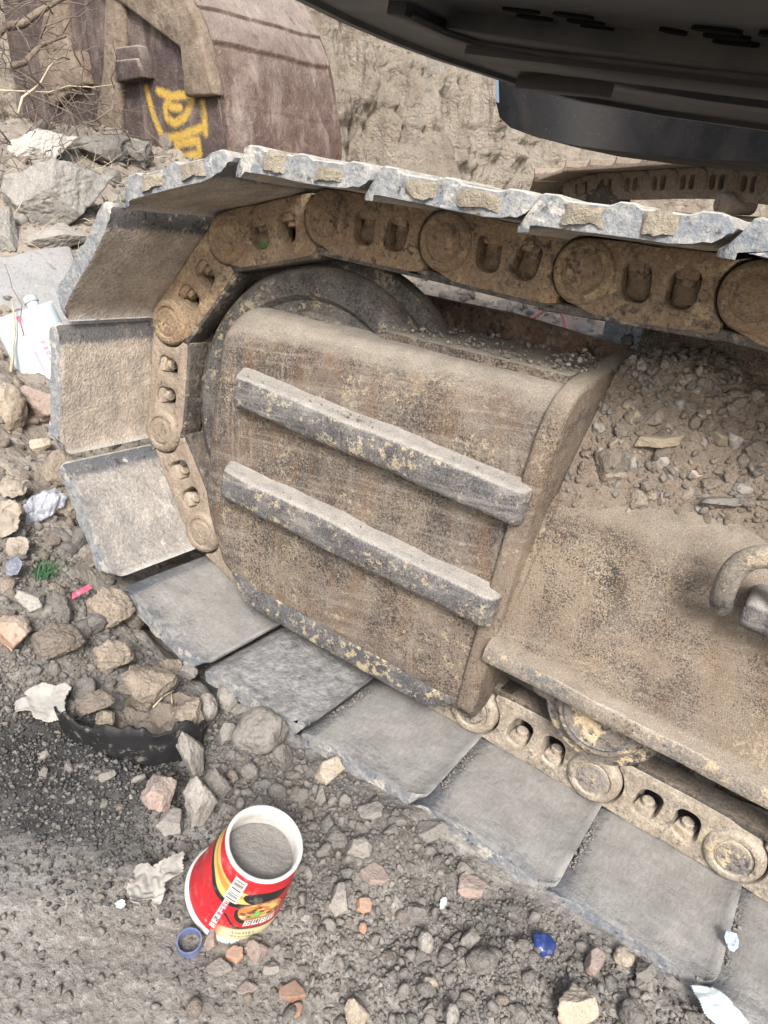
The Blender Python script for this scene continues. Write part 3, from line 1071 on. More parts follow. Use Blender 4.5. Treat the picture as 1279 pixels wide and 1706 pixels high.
# gusset plate between guard and track frame
gus = [(-.050, -.272), (-.056, -.268), (-.060, -.20), (-.062, -.10), (-.063, .0), (-.062, .09), (-.060, .135), (-.051, .166), (-.033, .188), (-.005, .200), (.05, .210), (.2, .226), (.2, -.1), (.0, -.28), (-.04, -.285)]
part('gusset_plate', bevel_mesh(prism(gus, .388, .417, 'yz'), .006, 3, 25), 'frame', smooth=40)
gus2 = [(.25 - y, z) for y, z in gus[:12]] + [(.02, .19), (.02, -.2)]


# track frame: steep outer face, lip at its foot, shelf that holds the spoil
def frame_mesh():
    sec = np.array([(-.02, -.172), (-.066, -.172), (-.0715, -.169), (-.073, -.164), (-.073, -.153), (-.071, -.147), (-.064, -.142), (-.056, -.136), (-.050, -.12), (-.033, -.06), (-.014, .0), (.004, .05), (.03, .075), (.08, .10), (.14, .12), (.186, .13), (.188, .22), (.1881, .31), (.22, .315)])
    tt = np.linspace(0, len(sec) - 1, 80)
    sec = np.stack([np.interp(tt, np.arange(len(sec)), sec[:, i]) for i in (0, 1)], 1)
    xs = np.linspace(.412, 1.6, 120)
    F_ = np.zeros((len(xs), len(sec), 3))
    for i, x in enumerate(xs):
        F_[i] = np.stack([np.full(len(sec), x), sec[:, 0], sec[:, 1]], 1)
    F_[..., 1] += .0025 * fbm(F_ * 12, 3, 5)
    F_[..., 2] += .0020 * fbm(F_ * 15 + 3, 3, 6)
    me = grid_mesh('track_frame', F_)
    shade(me, 50)
    me.materials.append(MATS['frame']); me.materials.append(MATS['lip'])
    for p in me.polygons:
        if p.center.z < -.146: p.material_index = 1
    return me


fr = part('track_frame', frame_mesh(), None, smooth=None)
part('weld_seam', tube([(.418, -.046, -.14), (.419, -.036, -.06), (.4195, -.018, .0), (.4195, .0, .05)], .006, 8), 'frame', fr, 60)
# towing loop with its block
lp = [(.648, -.050, .028), (.646, -.068, .040), (.645, -.082, .062)] + [(.645 + .034 * (1 - math.cos(a)), -.084, .072 + .040 * math.sin(a)) for a in np.linspace(.15, PI * .95, 14)] + [(.712, -.08, .05), (.712, -.04, .035)]
lo_ = part('towing_loop', tube(lp, .0125, 14), 'lip', fr, 60)
part('loop_block', bevel_mesh(box(.668, .76, -.075, .0, .020, .055), .012, 3), 'rib', fr)
# inner wall of the far side of the frame, and the plates seen through the gap
part('inner_plate', bevel_mesh(mesh('inner_plate', [(-.02, .235, .10), (.40, .235, .13), (.40, .235, .222), (.2, .235, .222), (.02, .235, .208), (-.02, .235, .190), (-.02, .255, .10), (.40, .255, .13), (.40, .255, .222), (.2, .255, .222), (.02, .255, .208), (-.02, .255, .190)], [(0, 1, 2, 3, 4, 5), (11, 10, 9, 8, 7, 6), (0, 6, 7, 1), (1, 7, 8, 2), (2, 8, 9, 3), (3, 9, 10, 4), (4, 10, 11, 5), (5, 11, 6, 0)]), .004, 2), 'rust')
part('idler_yoke', bevel_mesh(box(.22, .40, .03, .2, -.12, .10), .01), 'rust')

# lower rollers


def roller(x):
    z = -.179
    prof_r = [(.0001, -.044), (.036, -.044), (.041, -.0465), (.054, -.0465), (.0585, -.043), (.0605, -.036), (.0630, -.032), (.0760, -.030), (.0800, -.024), (.0800, -.010), (.0770, -.004), (.0755, .006), (.0755, .05), (.078, .056), (.0001, .06)]
    r_ = part('track_roller', revolve(prof_r, 56, 'y', (x, 0, z)), 'roller', smooth=35)
    part('cap_groove', revolve([(.043, -.0475), (.0455, -.049), (.048, -.0475)], 48, 'y', (x, 0, z)), 'rib', r_, 60)
    part('roller_bracket', bevel_mesh(box(x - .098, x - .056, -.040, .05, z - .025, z + .08), .014, 3), 'lip', r_)


roller(.572)
roller(.572 + .335)

# black upper structure above


def tq(u, v, z):
    return track_at(u, v, 'z', z)


edge = [tq(470, -8, .60), tq(560, 36, .60), tq(640, 70, .60), tq(720, 100, .60), tq(790, 122, .60), tq(860, 145, .60), tq(960, 170, .60), tq(1100, 195, .60), tq(1290, 222, .60)]
E_ = [(p[0], p[1]) for p in edge]
poly = [(E_[0][0] + .05, -.04)] + E_ + [(1.0, E_[-1][1] + .05), (1.6, .7), (1.6, -.06)]


def belly_mesh():
    P0 = np.array(poly); n = len(P0)
    cx = np.array([.6, .2])
    rings = []
    for (k, z) in ((1.0, .75), (1.0, .606), (.992, .600), (.965, .600), (.955, .608), (.80, .618), (.78, .612), (.70, .612), (.68, .622), (.0, .625)):
        rings.append(np.concatenate([cx + (P0 - cx) * k, np.full((n, 1), z)], 1))
    R_ = np.array(rings).transpose(1, 0, 2)
    me = grid_mesh('belly', R_, True)
    bm = bmesh.new(); bm.from_mesh(me)
    bmesh.ops.remove_doubles(bm, verts=bm.verts, dist=1e-6)
    bmesh.ops.recalc_face_normals(bm, faces=bm.faces)
    bm.to_mesh(me); bm.free()
    shade(me, 30)
    return me


bl = part('belly_plate', belly_mesh(), 'belly', smooth=None)
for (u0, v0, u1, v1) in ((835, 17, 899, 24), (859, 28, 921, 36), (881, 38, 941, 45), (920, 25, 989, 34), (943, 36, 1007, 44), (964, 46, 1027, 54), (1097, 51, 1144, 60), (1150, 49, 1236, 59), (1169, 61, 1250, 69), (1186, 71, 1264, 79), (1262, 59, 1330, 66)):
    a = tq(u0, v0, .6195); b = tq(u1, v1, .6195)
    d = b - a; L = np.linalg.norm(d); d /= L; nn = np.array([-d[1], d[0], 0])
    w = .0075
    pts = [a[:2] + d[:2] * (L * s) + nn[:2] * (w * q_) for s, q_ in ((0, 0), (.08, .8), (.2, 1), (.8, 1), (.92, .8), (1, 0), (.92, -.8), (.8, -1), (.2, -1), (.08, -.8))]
    part('vent_slot', prism(pts, .6195, .628, 'xy'), 'slot_shade', bl)  # solid black strip, the opening's inner shade given as colour
# ribs and rails under the belly, seen edge on


def strip(pa, pb, z, w, h, name, mat):
    a = tq(*pa, z); b = tq(*pb, z)
    d = (b - a); L = np.linalg.norm(d); d /= L; nn = np.array([-d[1], d[0], 0])
    V = []
    for zz in (z - h, z + .03):
        for (s, q_) in ((0, -1), (L, -1), (L, 1), (0, 1)):
            p = a + d * s + nn * (w * q_); V.append((p[0], p[1], zz))
    part(name, bevel_mesh(mesh(name, V, [(3, 2, 1, 0), (4, 5, 6, 7), (0, 1, 5, 4), (1, 2, 6, 5), (2, 3, 7, 6), (3, 0, 4, 7)]), min(w, h) * .3, 2), mat, bl)


strip((760, 45), (1400, 130), .606, .035, .010, 'belly_rail', 'belly_rail')
strip((660, 10), (775, 62), .606, .02, .012, 'belly_rail', 'belly_rail')
strip((800, 95), (1400, 165), .602, .05, .006, 'belly_rail', 'belly_brown')
strip((870, 140), (1010, 150), .600, .02, .012, 'belly_rail', 'belly_brown')
# deeper rear body seen below the belly edge
cz0, cz1 = .52, .72


def rear_mesh():
    def at(u, v, d):
        r = CAM_R.T @ np.array([(u - 639.5) / FPX, (v - 853) / FPX, 1.0]); return CAM_C + r * d
    low = [at(826, 170, 2.6), at(832, 196, 2.62), at(850, 213, 2.65), at(890, 228, 2.7), at(960, 243, 2.75), at(1060, 256, 2.7), at(1170, 266, 2.5), at(1300, 272, 2.3), at(1500, 285, 2.0)]
    up_ = [at(822, 60, 2.6), at(828, 60, 2.62), at(850, 60, 2.65), at(890, 60, 2.7), at(960, 60, 2.75), at(1060, 60, 2.7), at(1170, 60, 2.5), at(1300, 60, 2.3), at(1500, 60, 2.0)]
    nr = np.array([-.25, -.6, .1])
    rows = []
    low = np.array(low); up_ = np.array(up_)
    back = np.array([.25, .9, .03])
    f0 = low + (up_ - low) * .28
    rows = [up_ + back * .0, f0, low + (up_ - low) * .06, low, low + back * .3, low + back * .9 + np.array([0, 0, .1])]
    me = grid_mesh('rear_body', np.array(rows))
    bm = bmesh.new(); bm.from_mesh(me)
    bmesh.ops.recalc_face_normals(bm, faces=bm.faces)
    bm.to_mesh(me); bm.free()
    return me


rme = rear_mesh()
rme.materials.append(MATS['rear_black']); rme.materials.append(MATS['rear_lit_end'])
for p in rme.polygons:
    if p.index % 8 == 0 and p.index < 24: p.material_index = 1  # left end faces take the painted light tone
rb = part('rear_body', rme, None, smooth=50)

bolt_me = revolve([(.0001, -.004), (.004, -.004), (.0055, -.0025), (.0055, .001), (.009, .001), (.009, .004)], 6, 'z')
for (u, v) in ((780, 88), (850, 100), (930, 110), (1010, 121), (1090, 131), (1170, 141), (1250, 150), (700, 40), (745, 60)):
    p = tq(u, v, .606)
    part('bolt_head', bolt_me, 'belly_brown', bl, None, Matrix.Translation((p[0], p[1], .606)))
shade(bolt_me, 30)
part('drain_hose', tube([tq(u, v, .594) for u, v in ((690, 28), (740, 52), (800, 72), (900, 88), (1010, 100), (1140, 116), (1300, 132))], .006, 8), 'belly_rail', bl, 180)

# ---------------------------------------------------------------- detached bucket behind the track
def cam2w(v):
    return RW.T @ np.asarray(v, float)


KO = pxd(366, 170, 2.75)                       # a point on its corner edge
UPW = np.array([0, 0, 1.0])
fw = RW[2].copy(); fw[2] = 0; fw /= np.linalg.norm(fw)
rt = np.cross(fw, UPW)
KA = (rt * .38 + fw * .45); KA /= np.linalg.norm(KA)          # across the bucket
KB = (-rt * .45 + fw * .38); KB /= np.linalg.norm(KB)         # along its side plate
KN = -KA


def ks(u, v):
    """(s, z) on the side plate for a place in the photograph."""
    r = ray(u, v)
    t = ((KO - CW) @ KN) / (r @ KN)
    d = CW + r * t - KO
    return d @ KB, d[2]


def kw(s, z, a):
    return KO + KB * s + UPW * z + KA * a


back = [ks(*p) for p in ((352, 330), (372, 285), (379, 245), (374, 200), (369, 172), (361, 125), (350, 72), (336, 30), (322, 0), (300, -45), (262, -95), (190, -130), (90, -140))]
back = np.array(back)
tt = np.linspace(0, len(back) - 1, 260)
bk = np.stack([np.interp(tt, np.arange(len(back)), back[:, i]) for i in (0, 1)], 1)
k3 = np.array([.25, .5, .25])
for _ in range(60):
    bk[1:-1] = .25 * bk[:-2] + .5 * bk[1:-1] + .25 * bk[2:]
z_a, z_b, z_c = ks(368, 178)[1], ks(352, 72)[1], ks(330, 15)[1]
KWD = .60
aa = np.linspace(0, KWD, 60)
S_ = np.zeros((len(aa), len(bk), 3))
for i, a in enumerate(aa):
    for j, (s, z) in enumerate(bk):
        wob = .007 * math.sin(a * 8 + 1) + .002 * math.sin(a * 23)
        st = 0.0
        for zz, dp in ((z_a, .002), (z_b, .011), (z_c, .010)):
            st += dp * float(sstep(zz + wob - .008, zz + wob + .008, z))
        bulge = .02 * math.sin(PI * min(1, a / KWD))
        S_[i, j] = kw(s - st + .02, z, a) - KB * (bulge)
S_ += .006 * fbm(S_ * 5, 3, 41)[..., None] * (-KB)


def bucket_mat(name='bucket', c0=(0.075, 0.048, 0.042), c1=(0.115, 0.075, 0.062), streak=0.9):
    t = NT(name)
    a = t.noise(3.2, 6, 0.65)
    b = t.noise(22, 6, 0.7)
    c = t.noise(120, 4, 0.7)
    s = t.noise(7, 6, 0.65, t.scaled(1.4, 1.4, 0.5), 0.5)
    col = t.mix(t.rng(a, 0.35, 0.65), c0, c1)
    col = t.mix(t.rng(s, 0.50, 0.68, 0, streak), col, (0.25, 0.2, 0.175))
    col = t.mix(t.rng(b, 0.58, 0.72, 0, 0.45), col, (0.06, 0.045, 0.045))
    f = t.math('ADD', t.rng(t.nz, 0.15, 0.95), t.math('MULTIPLY', t.math('SUBTRACT', b, 0.5), 0.9), clamp=True)
    col = t.mix(f, col, (0.29, 0.25, 0.22))
    at = t.n('Attribute', attribute_name='paint').outputs['Fac']
    pf = t.rng(t.math('ADD', at, t.math('MULTIPLY', t.math('SUBTRACT', t.noise(110, 6, 0.85), 0.5), 1.5)), 0.3, 0.85, 0, 0.9)
    col = t.mix(pf, col, (0.46, 0.30, 0.06))
    s2 = t.noise(20, 6, 0.7, t.scaled(1.2, 1.2, 0.6), 0.6)
    col = t.mix(t.rng(s2, 0.55, 0.70, 0, 0.6), col, tuple(.45 * x for x in c0))
    col = t.mix(t.rng(c, 0.56, 0.7, 0, 0.35), col, (0.33, 0.28, 0.24))
    h = t.math('ADD', b, t.math('MULTIPLY', c, 0.4))
    return t.done(col, 0.85, t.bump(h, 0.7, 0.02), 0.2)


MATS['bucket'] = bucket_mat()
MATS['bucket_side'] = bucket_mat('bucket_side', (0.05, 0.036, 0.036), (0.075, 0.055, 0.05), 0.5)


def bucket_dirt(name, c0, c1):
    t = NT(name)
    b = t.noise(14, 7, 0.7)
    col = t.mix(t.rng(b, 0.35, 0.65), c0, c1)
    MATS[name] = t.done(col, 0.95, t.bump(b, 0.9, 0.03), 0.1)


bucket_dirt('rim_dirt', (0.13, 0.098, 0.075), (0.235, 0.19, 0.148))
kroot = bpy.data.objects.new('digging_bucket', None)
COL.objects.link(kroot)
kfoot = kw(.3, ks(377, 262)[1], .3)
kroot.location = kfoot
tag(kroot, 'rusty detached excavator bucket with yellow spray paint marks, half buried by the bank', 'bucket')
KT = Matrix.Translation(-Vector(kfoot))


def kpart(name, me, mat, parent=None, smooth=40):
    return link(name, me, mat, kroot if parent is None else parent, smooth, KT if parent is None else Matrix.Identity(4))


bsh = grid_mesh('shell', S_)
kpart('shell', bsh, 'bucket', smooth=40)
far_side = np.array([kw(s, z, KWD - .002) for s, z in bk])
cen = kw(.9, .0, KWD - .002)
kpart('far_side_plate', mesh('far_side_plate', list(far_side) + [cen], [(i, i + 1, len(far_side)) for i in range(len(far_side) - 1)]), 'bucket', smooth=None)

# side plate as a fine sheet so that the sprayed marks follow it
outl = [tuple(p) for p in bk] + [ks(-40, -100), ks(-120, 100), ks(-60, 330)]
outl = np.array(outl)
st = .0075
s0, s1 = -.02, 1.5
z0, z1 = outl[:, 1].min(), min(.62, outl[:, 1].max())
ss = np.arange(s0, s1, st); zz = np.arange(z0, z1, st)
SS, ZZ = np.meshgrid(ss, zz, indexing='ij')


def inside(px_, py_, poly_):
    r = np.zeros(px_.shape, bool)
    n = len(poly_)
    for i in range(n):
        x1, y1 = poly_[i]; x2, y2 = poly_[(i + 1) % n]
        c = ((y1 > py_) != (y2 > py_)) & (px_ < (x2 - x1) * (py_ - y1) / (y2 - y1 + 1e-12) + x1)
        r ^= c
    return r


ins = inside(SS, ZZ, outl)
PL = KO + SS[..., None] * KB + ZZ[..., None] * UPW + KA * .004 + (.006 * fbm(np.stack([SS * 6, ZZ * 6, SS * 0], -1), 3, 91))[..., None] * KA
idx = np.arange(SS.size).reshape(SS.shape)
ok = ins[:-1, :-1] & ins[1:, 1:] & ins[1:, :-1] & ins[:-1, 1:]
fs = np.stack([idx[:-1, :-1], idx[1:, :-1], idx[1:, 1:], idx[:-1, 1:]], -1)[ok]
used = np.unique(fs)
rm = -np.ones(SS.size, int); rm[used] = np.arange(len(used))
pme = bpy.data.meshes.new('side_plate')
pme.from_pydata(PL.reshape(-1, 3)[used].tolist(), [], rm[fs].tolist())


def seg_d(P_, a, b):
    a = np.array(a); b = np.array(b)
    t_ = np.clip(((P_ - a) @ (b - a)) / ((b - a) @ (b - a) + 1e-12), 0, 1)
    return np.linalg.norm(P_ - a - t_[..., None] * (b - a), axis=-1)


strokes = [[(243, 148), (252, 185), (270, 231)], [(270, 231), (300, 226), (334, 213)], [(335, 172), (341, 222)],
           [(262, 152), (285, 160), (318, 158), (316, 175), (306, 196), (290, 206), (277, 197), (274, 178), (281, 165)], [(283, 178), (298, 180)],
           [(291, 240), (297, 264), (331, 256), (328, 234), (291, 241)]]
Q_ = np.stack([SS, ZZ], -1).reshape(-1, 2)[used]
pv = np.zeros(len(Q_))
for s_ in strokes:
    for a, b in zip(s_[:-1], s_[1:]):
        d = seg_d(Q_, ks(*a), ks(*b))
        pv = np.maximum(pv, np.exp(-(d / .019) ** 2))
at = pme.attributes.new('paint', 'FLOAT', 'POINT')
at.data.foreach_set('value', pv.astype(np.float32))
shade(pme, 180)
kpart('side_plate', pme, 'bucket_side', smooth=None)


def kslab(pxs, a0, a1, name, mat, bev=.008):
    q = [ks(*p) for p in pxs]
    n = len(q)
    V = [kw(s, z, a) for a in (a0, a1) for s, z in q]
    F = [tuple(range(n)), tuple(range(2 * n - 1, n - 1, -1))] + [(i, (i + 1) % n, n + (i + 1) % n, n + i) for i in range(n)]
    me = bevel_mesh(mesh(name, V, F), bev, 2)
    return kpart(name, me, mat, smooth=50)


kslab([(319, 163), (312, 82), (217, 11), (120, -60), (230, -110), (300, -48), (322, 0), (336, 30), (350, 72), (361, 125), (369, 160)], -.035, .02, 'side_rim', 'rim_dirt', .012)
kslab([(206, 82), (244, 77), (258, 132), (213, 141)], -.04, .02, 'wear_pad', 'bucket_side')
kslab([(210, 104), (248, 100), (258, 132), (213, 141)], -.055, -.03, 'wear_pad', 'bucket_side')
kslab([(95, 100), (145, 86), (155, 142), (85, 162)], -.04, .02, 'wear_pad', 'rim_dirt')
kslab([(184, -40), (214, -40), (212, 90), (205, 235), (160, 240), (178, 120)], -.022, .01, 'caked_soil', 'rim_dirt', .012)
kslab([(95, -40), (118, -40), (120, 60), (135, 150), (95, 180), (70, 90)], -.03, .01, 'caked_soil', 'rim_dirt', .012)

# ---------------------------------------------------------------- track of a second excavator far behind
fpins = [pxd(u, v, d) for u, v, d in ((934, 345, 5.32), (944, 320, 5.14), (985, 308, 4.95), (1026, 306.5, 4.76), (1070, 305, 4.57), (1117, 302.5, 4.38), (1165, 301, 4.19), (1216, 302, 4.0), (1268, 307, 3.82), (1325, 314, 3.64), (1388, 322, 3.47))]
froot = bpy.data.objects.new('crawler_track', None)
COL.objects.link(froot)
ffoot = fpins[6] - np.array([0, 0, .35])
froot.location = ffoot
tag(froot, 'dusty brown crawler track of a second excavator far behind, under the black belly', 'track')
FS = 1.32
fsh = bevel_mesh(prism([(-.02, -.04), (.14, -.04), (.165, -.046), (.18, -.055), (.182, -.076), (.172, -.078), (.166, -.062), (.15, -.052), (-.02, -.05)], .168, -.33, 'xz', 'track_shoe'), .002, 1)
fsh.materials.append(MATS['far_track'])
for k in range(len(fpins) - 1):
    a, b = fpins[k], fpins[k + 1]
    t = (b - a); t /= np.linalg.norm(t)
    y = np.cross(t, UPW); y /= np.linalg.norm(y)          # towards the camera
    if y @ (CW - a) < 0: y = -y
    inn = np.cross(t, y)
    if inn[2] > 0: inn = -inn
    M = Matrix.Identity(4)
    for i in range(3):
        M[i][0] = t[i] * FS; M[i][1] = y[i] * FS; M[i][2] = inn[i] * 1.75; M[i][3] = a[i] - ffoot[i]
    lk = link('chain_link', body_me, 'far_track', froot, None, M)
    link('rail', rail_me, 'far_track', lk, None)
    link('track_shoe', fsh, 'far_track', froot, None, M)
# carrier roller and frame beam of that track
cr = pxd(1200, 341, 4.0)
t = fpins[8] - fpins[5]; t /= np.linalg.norm(t)
y = np.cross(t, UPW); y /= np.linalg.norm(y)
if y @ (CW - cr) < 0: y = -y
rm_ = revolve([(.0001, 0), (.05, 0), (.055, .004), (.0575, .012), (.0575, .05), (.05, .055), (.05, .2)], 32, 'z')
zc = np.cross(t, y)
M = Matrix.Identity(4)
for i in range(3):
    M[i][0] = t[i]; M[i][1] = zc[i]; M[i][2] = -y[i]; M[i][3] = cr[i] - ffoot[i]
link('carrier_roller', rm_, 'far_track', froot, 35, M)
bx = bevel_mesh(box(-1.1, .9, -.42, -.045, -.28, .0), .03, 2)
M2 = Matrix.Identity(4)
o_ = cr - y * .10 - np.array([0, 0, .01])
for i in range(3):
    M2[i][0] = t[i]; M2[i][1] = UPW[i]; M2[i][2] = y[i]; M2[i][3] = o_[i] - ffoot[i]
link('track_frame', bx, 'far_track', froot, 35, M2)
iw = revolve([(.0001, 0), (.2, 0), (.23, .01), (.25, .03), (.25, .12), (.0001, .12)], 40, 'z')
ic = pxd(985, 372, 5.0)
M3 = M.copy()
for i in range(3): M3[i][3] = ic[i] - ffoot[i]
link('idler_wheel', iw, 'rail', froot, 35, M3)

# ---------------------------------------------------------------- stones
def ico(sub):
    bm = bmesh.new()
    bmesh.ops.create_icosphere(bm, subdivisions=sub, radius=1)
    V = np.array([v.co[:] for v in bm.verts]); F = [tuple(v.index for v in f.verts) for f in bm.faces]
    bm.free()
    V /= np.linalg.norm(V, axis=1)[:, None]
    return V, F


ICO = {k: ico(k) for k in (1, 2, 3, 4, 5, 6)}


def rock(kind, seed, sub=4):
    V, F = ICO[sub]
    r_ = np.random.default_rng(seed)
    if kind == 'angular':
        n = r_.normal(size=(16, 3)); n /= np.linalg.norm(n, axis=1)[:, None]
        h = r_.uniform(.5, .95, 16)
        d = V @ n.T
        rad = np.min(np.where(d > .05, h / np.maximum(d, .05), 9), axis=1)
        rad = np.minimum(rad, 1.25)
        rad *= 1 + .07 * fbm(V * 2.2 + seed, 3, seed) + .075 * fbm(V * 4.5 + seed, 4, seed + 4, .6, True) + .02 * fbm(V * 14 + seed, 2, seed + 6)
    elif kind == 'slab':
        n = r_.normal(size=(9, 3)); n[:, 2] *= .25; n /= np.linalg.norm(n, axis=1)[:, None]
        n = np.vstack([n, [[0, 0, 1], [.06, .03, -1]]]); n /= np.linalg.norm(n, axis=1)[:, None]
        h = np.concatenate([r_.uniform(.7, 1.0, 9), [.42, .42]])
        d = V @ n.T
        rad = np.min(np.where(d > .05, h / np.maximum(d, .05), 9), axis=1)
        rad = np.minimum(rad, 1.3)
        rad *= 1 + .04 * fbm(V * 3 + seed, 3, seed) + .025 * fbm(V * 9 + seed, 3, seed + 4)
    elif kind == 'round':
        rad = 1 + .22 * fbm(V * 1.2 + seed, 2, seed) + .07 * fbm(V * 3.4 + seed, 3, seed + 2, .5, True)
    elif kind == 'boulder':
        n = r_.normal(size=(11, 3)); n /= np.linalg.norm(n, axis=1)[:, None]
        d = V @ n.T
        rad = np.min(np.where(d > .05, r_.uniform(.5, .95, 11) / np.maximum(d, .05), 9), axis=1)
        rad = np.minimum(rad, 1.25)
        rad *= 1 + .10 * fbm(V * 2.2 + seed, 3, seed) + .05 * fbm(V * 4 + seed, 5, seed + 4, .55, True) + .015 * fbm(V * 22 + seed, 3, seed + 6)
    else:   # clod of soil
        n = r_.normal(size=(15, 3)); n /= np.linalg.norm(n, axis=1)[:, None]
        d = V @ n.T
        rad = np.min(np.where(d > .05, r_.uniform(.55, 1.0, 15) / np.maximum(d, .05), 9), axis=1)
        rad = np.minimum(rad, 1.2)
        rad *= 1 + .16 * fbm(V * 1.5 + seed * 3.1, 3, seed) + .10 * fbm(V * 4 + seed, 4, seed + 9, .55, True) + .045 * fbm(V * 13 + seed, 3, seed + 5, .6)
    P_ = V * rad[:, None]
    P_ /= np.abs(P_).max()
    me = bpy.data.meshes.new(kind + '_stone')
    me.from_pydata(P_.tolist(), [], F)
    shade(me, 180)
    return me


ROCKS = {k: [rock(k, 10 * i + 3 + j * 100, 5) for i in range(n)] for j, (k, n) in enumerate((('angular', 9), ('slab', 5), ('round', 4), ('clod', 9)))}
ROCKS['boulder'] = [rock('boulder', 900 + 7 * i, 6) for i in range(4)]
SMALL = {k: [rock(k, 10 * i + 7 + j * 100, 3) for i in range(6)] for j, k in enumerate(('angular', 'slab', 'round', 'clod'))}
RIGHT_W = RW[0].copy(); RIGHT_W[2] = 0; RIGHT_W /= np.linalg.norm(RIGHT_W)


def place_rock(u, v, w, h, kind, mat, name, label, cat, group=None, ang=0.0, depth=None, small=False, lift=0.0, hit=ground_hit, seed=None, thick=None):
    """A stone of about w by h (photo units at its distance) lying where it is seen."""
    if depth is None:
        _, d = hit(u, v + .28 * h)
    else:
        d = depth
    k = d / FPX
    c = pxd(u, v, d) + UPW * lift
    pool = (SMALL if small else ROCKS)[kind]
    me = pool[(seed if seed is not None else rng.integers(0, 99)) % len(pool)]
    o = bpy.data.objects.new(name, me)
    COL.objects.link(o)
    if len(me.materials) == 0: me.materials.append(MATS[mat])
    o.material_slots[0].link = 'OBJECT'
    o.material_slots[0].material = MATS[mat]
    X = Vector(RIGHT_W); Z = Vector((0, 0, 1)); Y = Z.cross(X)
    B = Matrix((X, Y, Z)).transposed()
    vd = Vector(ray(u, v)).normalized()
    tilt = Matrix.Rotation(math.radians(-ang), 3, vd)
    spin = Matrix.Rotation(rng.uniform(-.35, .35), 3, 'Z')
    if small:
        spin = Matrix.Rotation(rng.uniform(0, 6.28), 3, Vector(rng.normal(size=3)).normalized())
    dep = (w + h) * .5 if thick is None else thick
    S3 = Matrix.Diagonal((w * k * .5, dep * k * .5, h * k * .52))
    R3 = tilt @ B @ S3 @ spin if not small else tilt @ B @ spin @ S3
    M = R3.to_4x4()
    M.translation = Vector(c)
    o.matrix_world = M
    tag(o, label, cat, group)
    return o


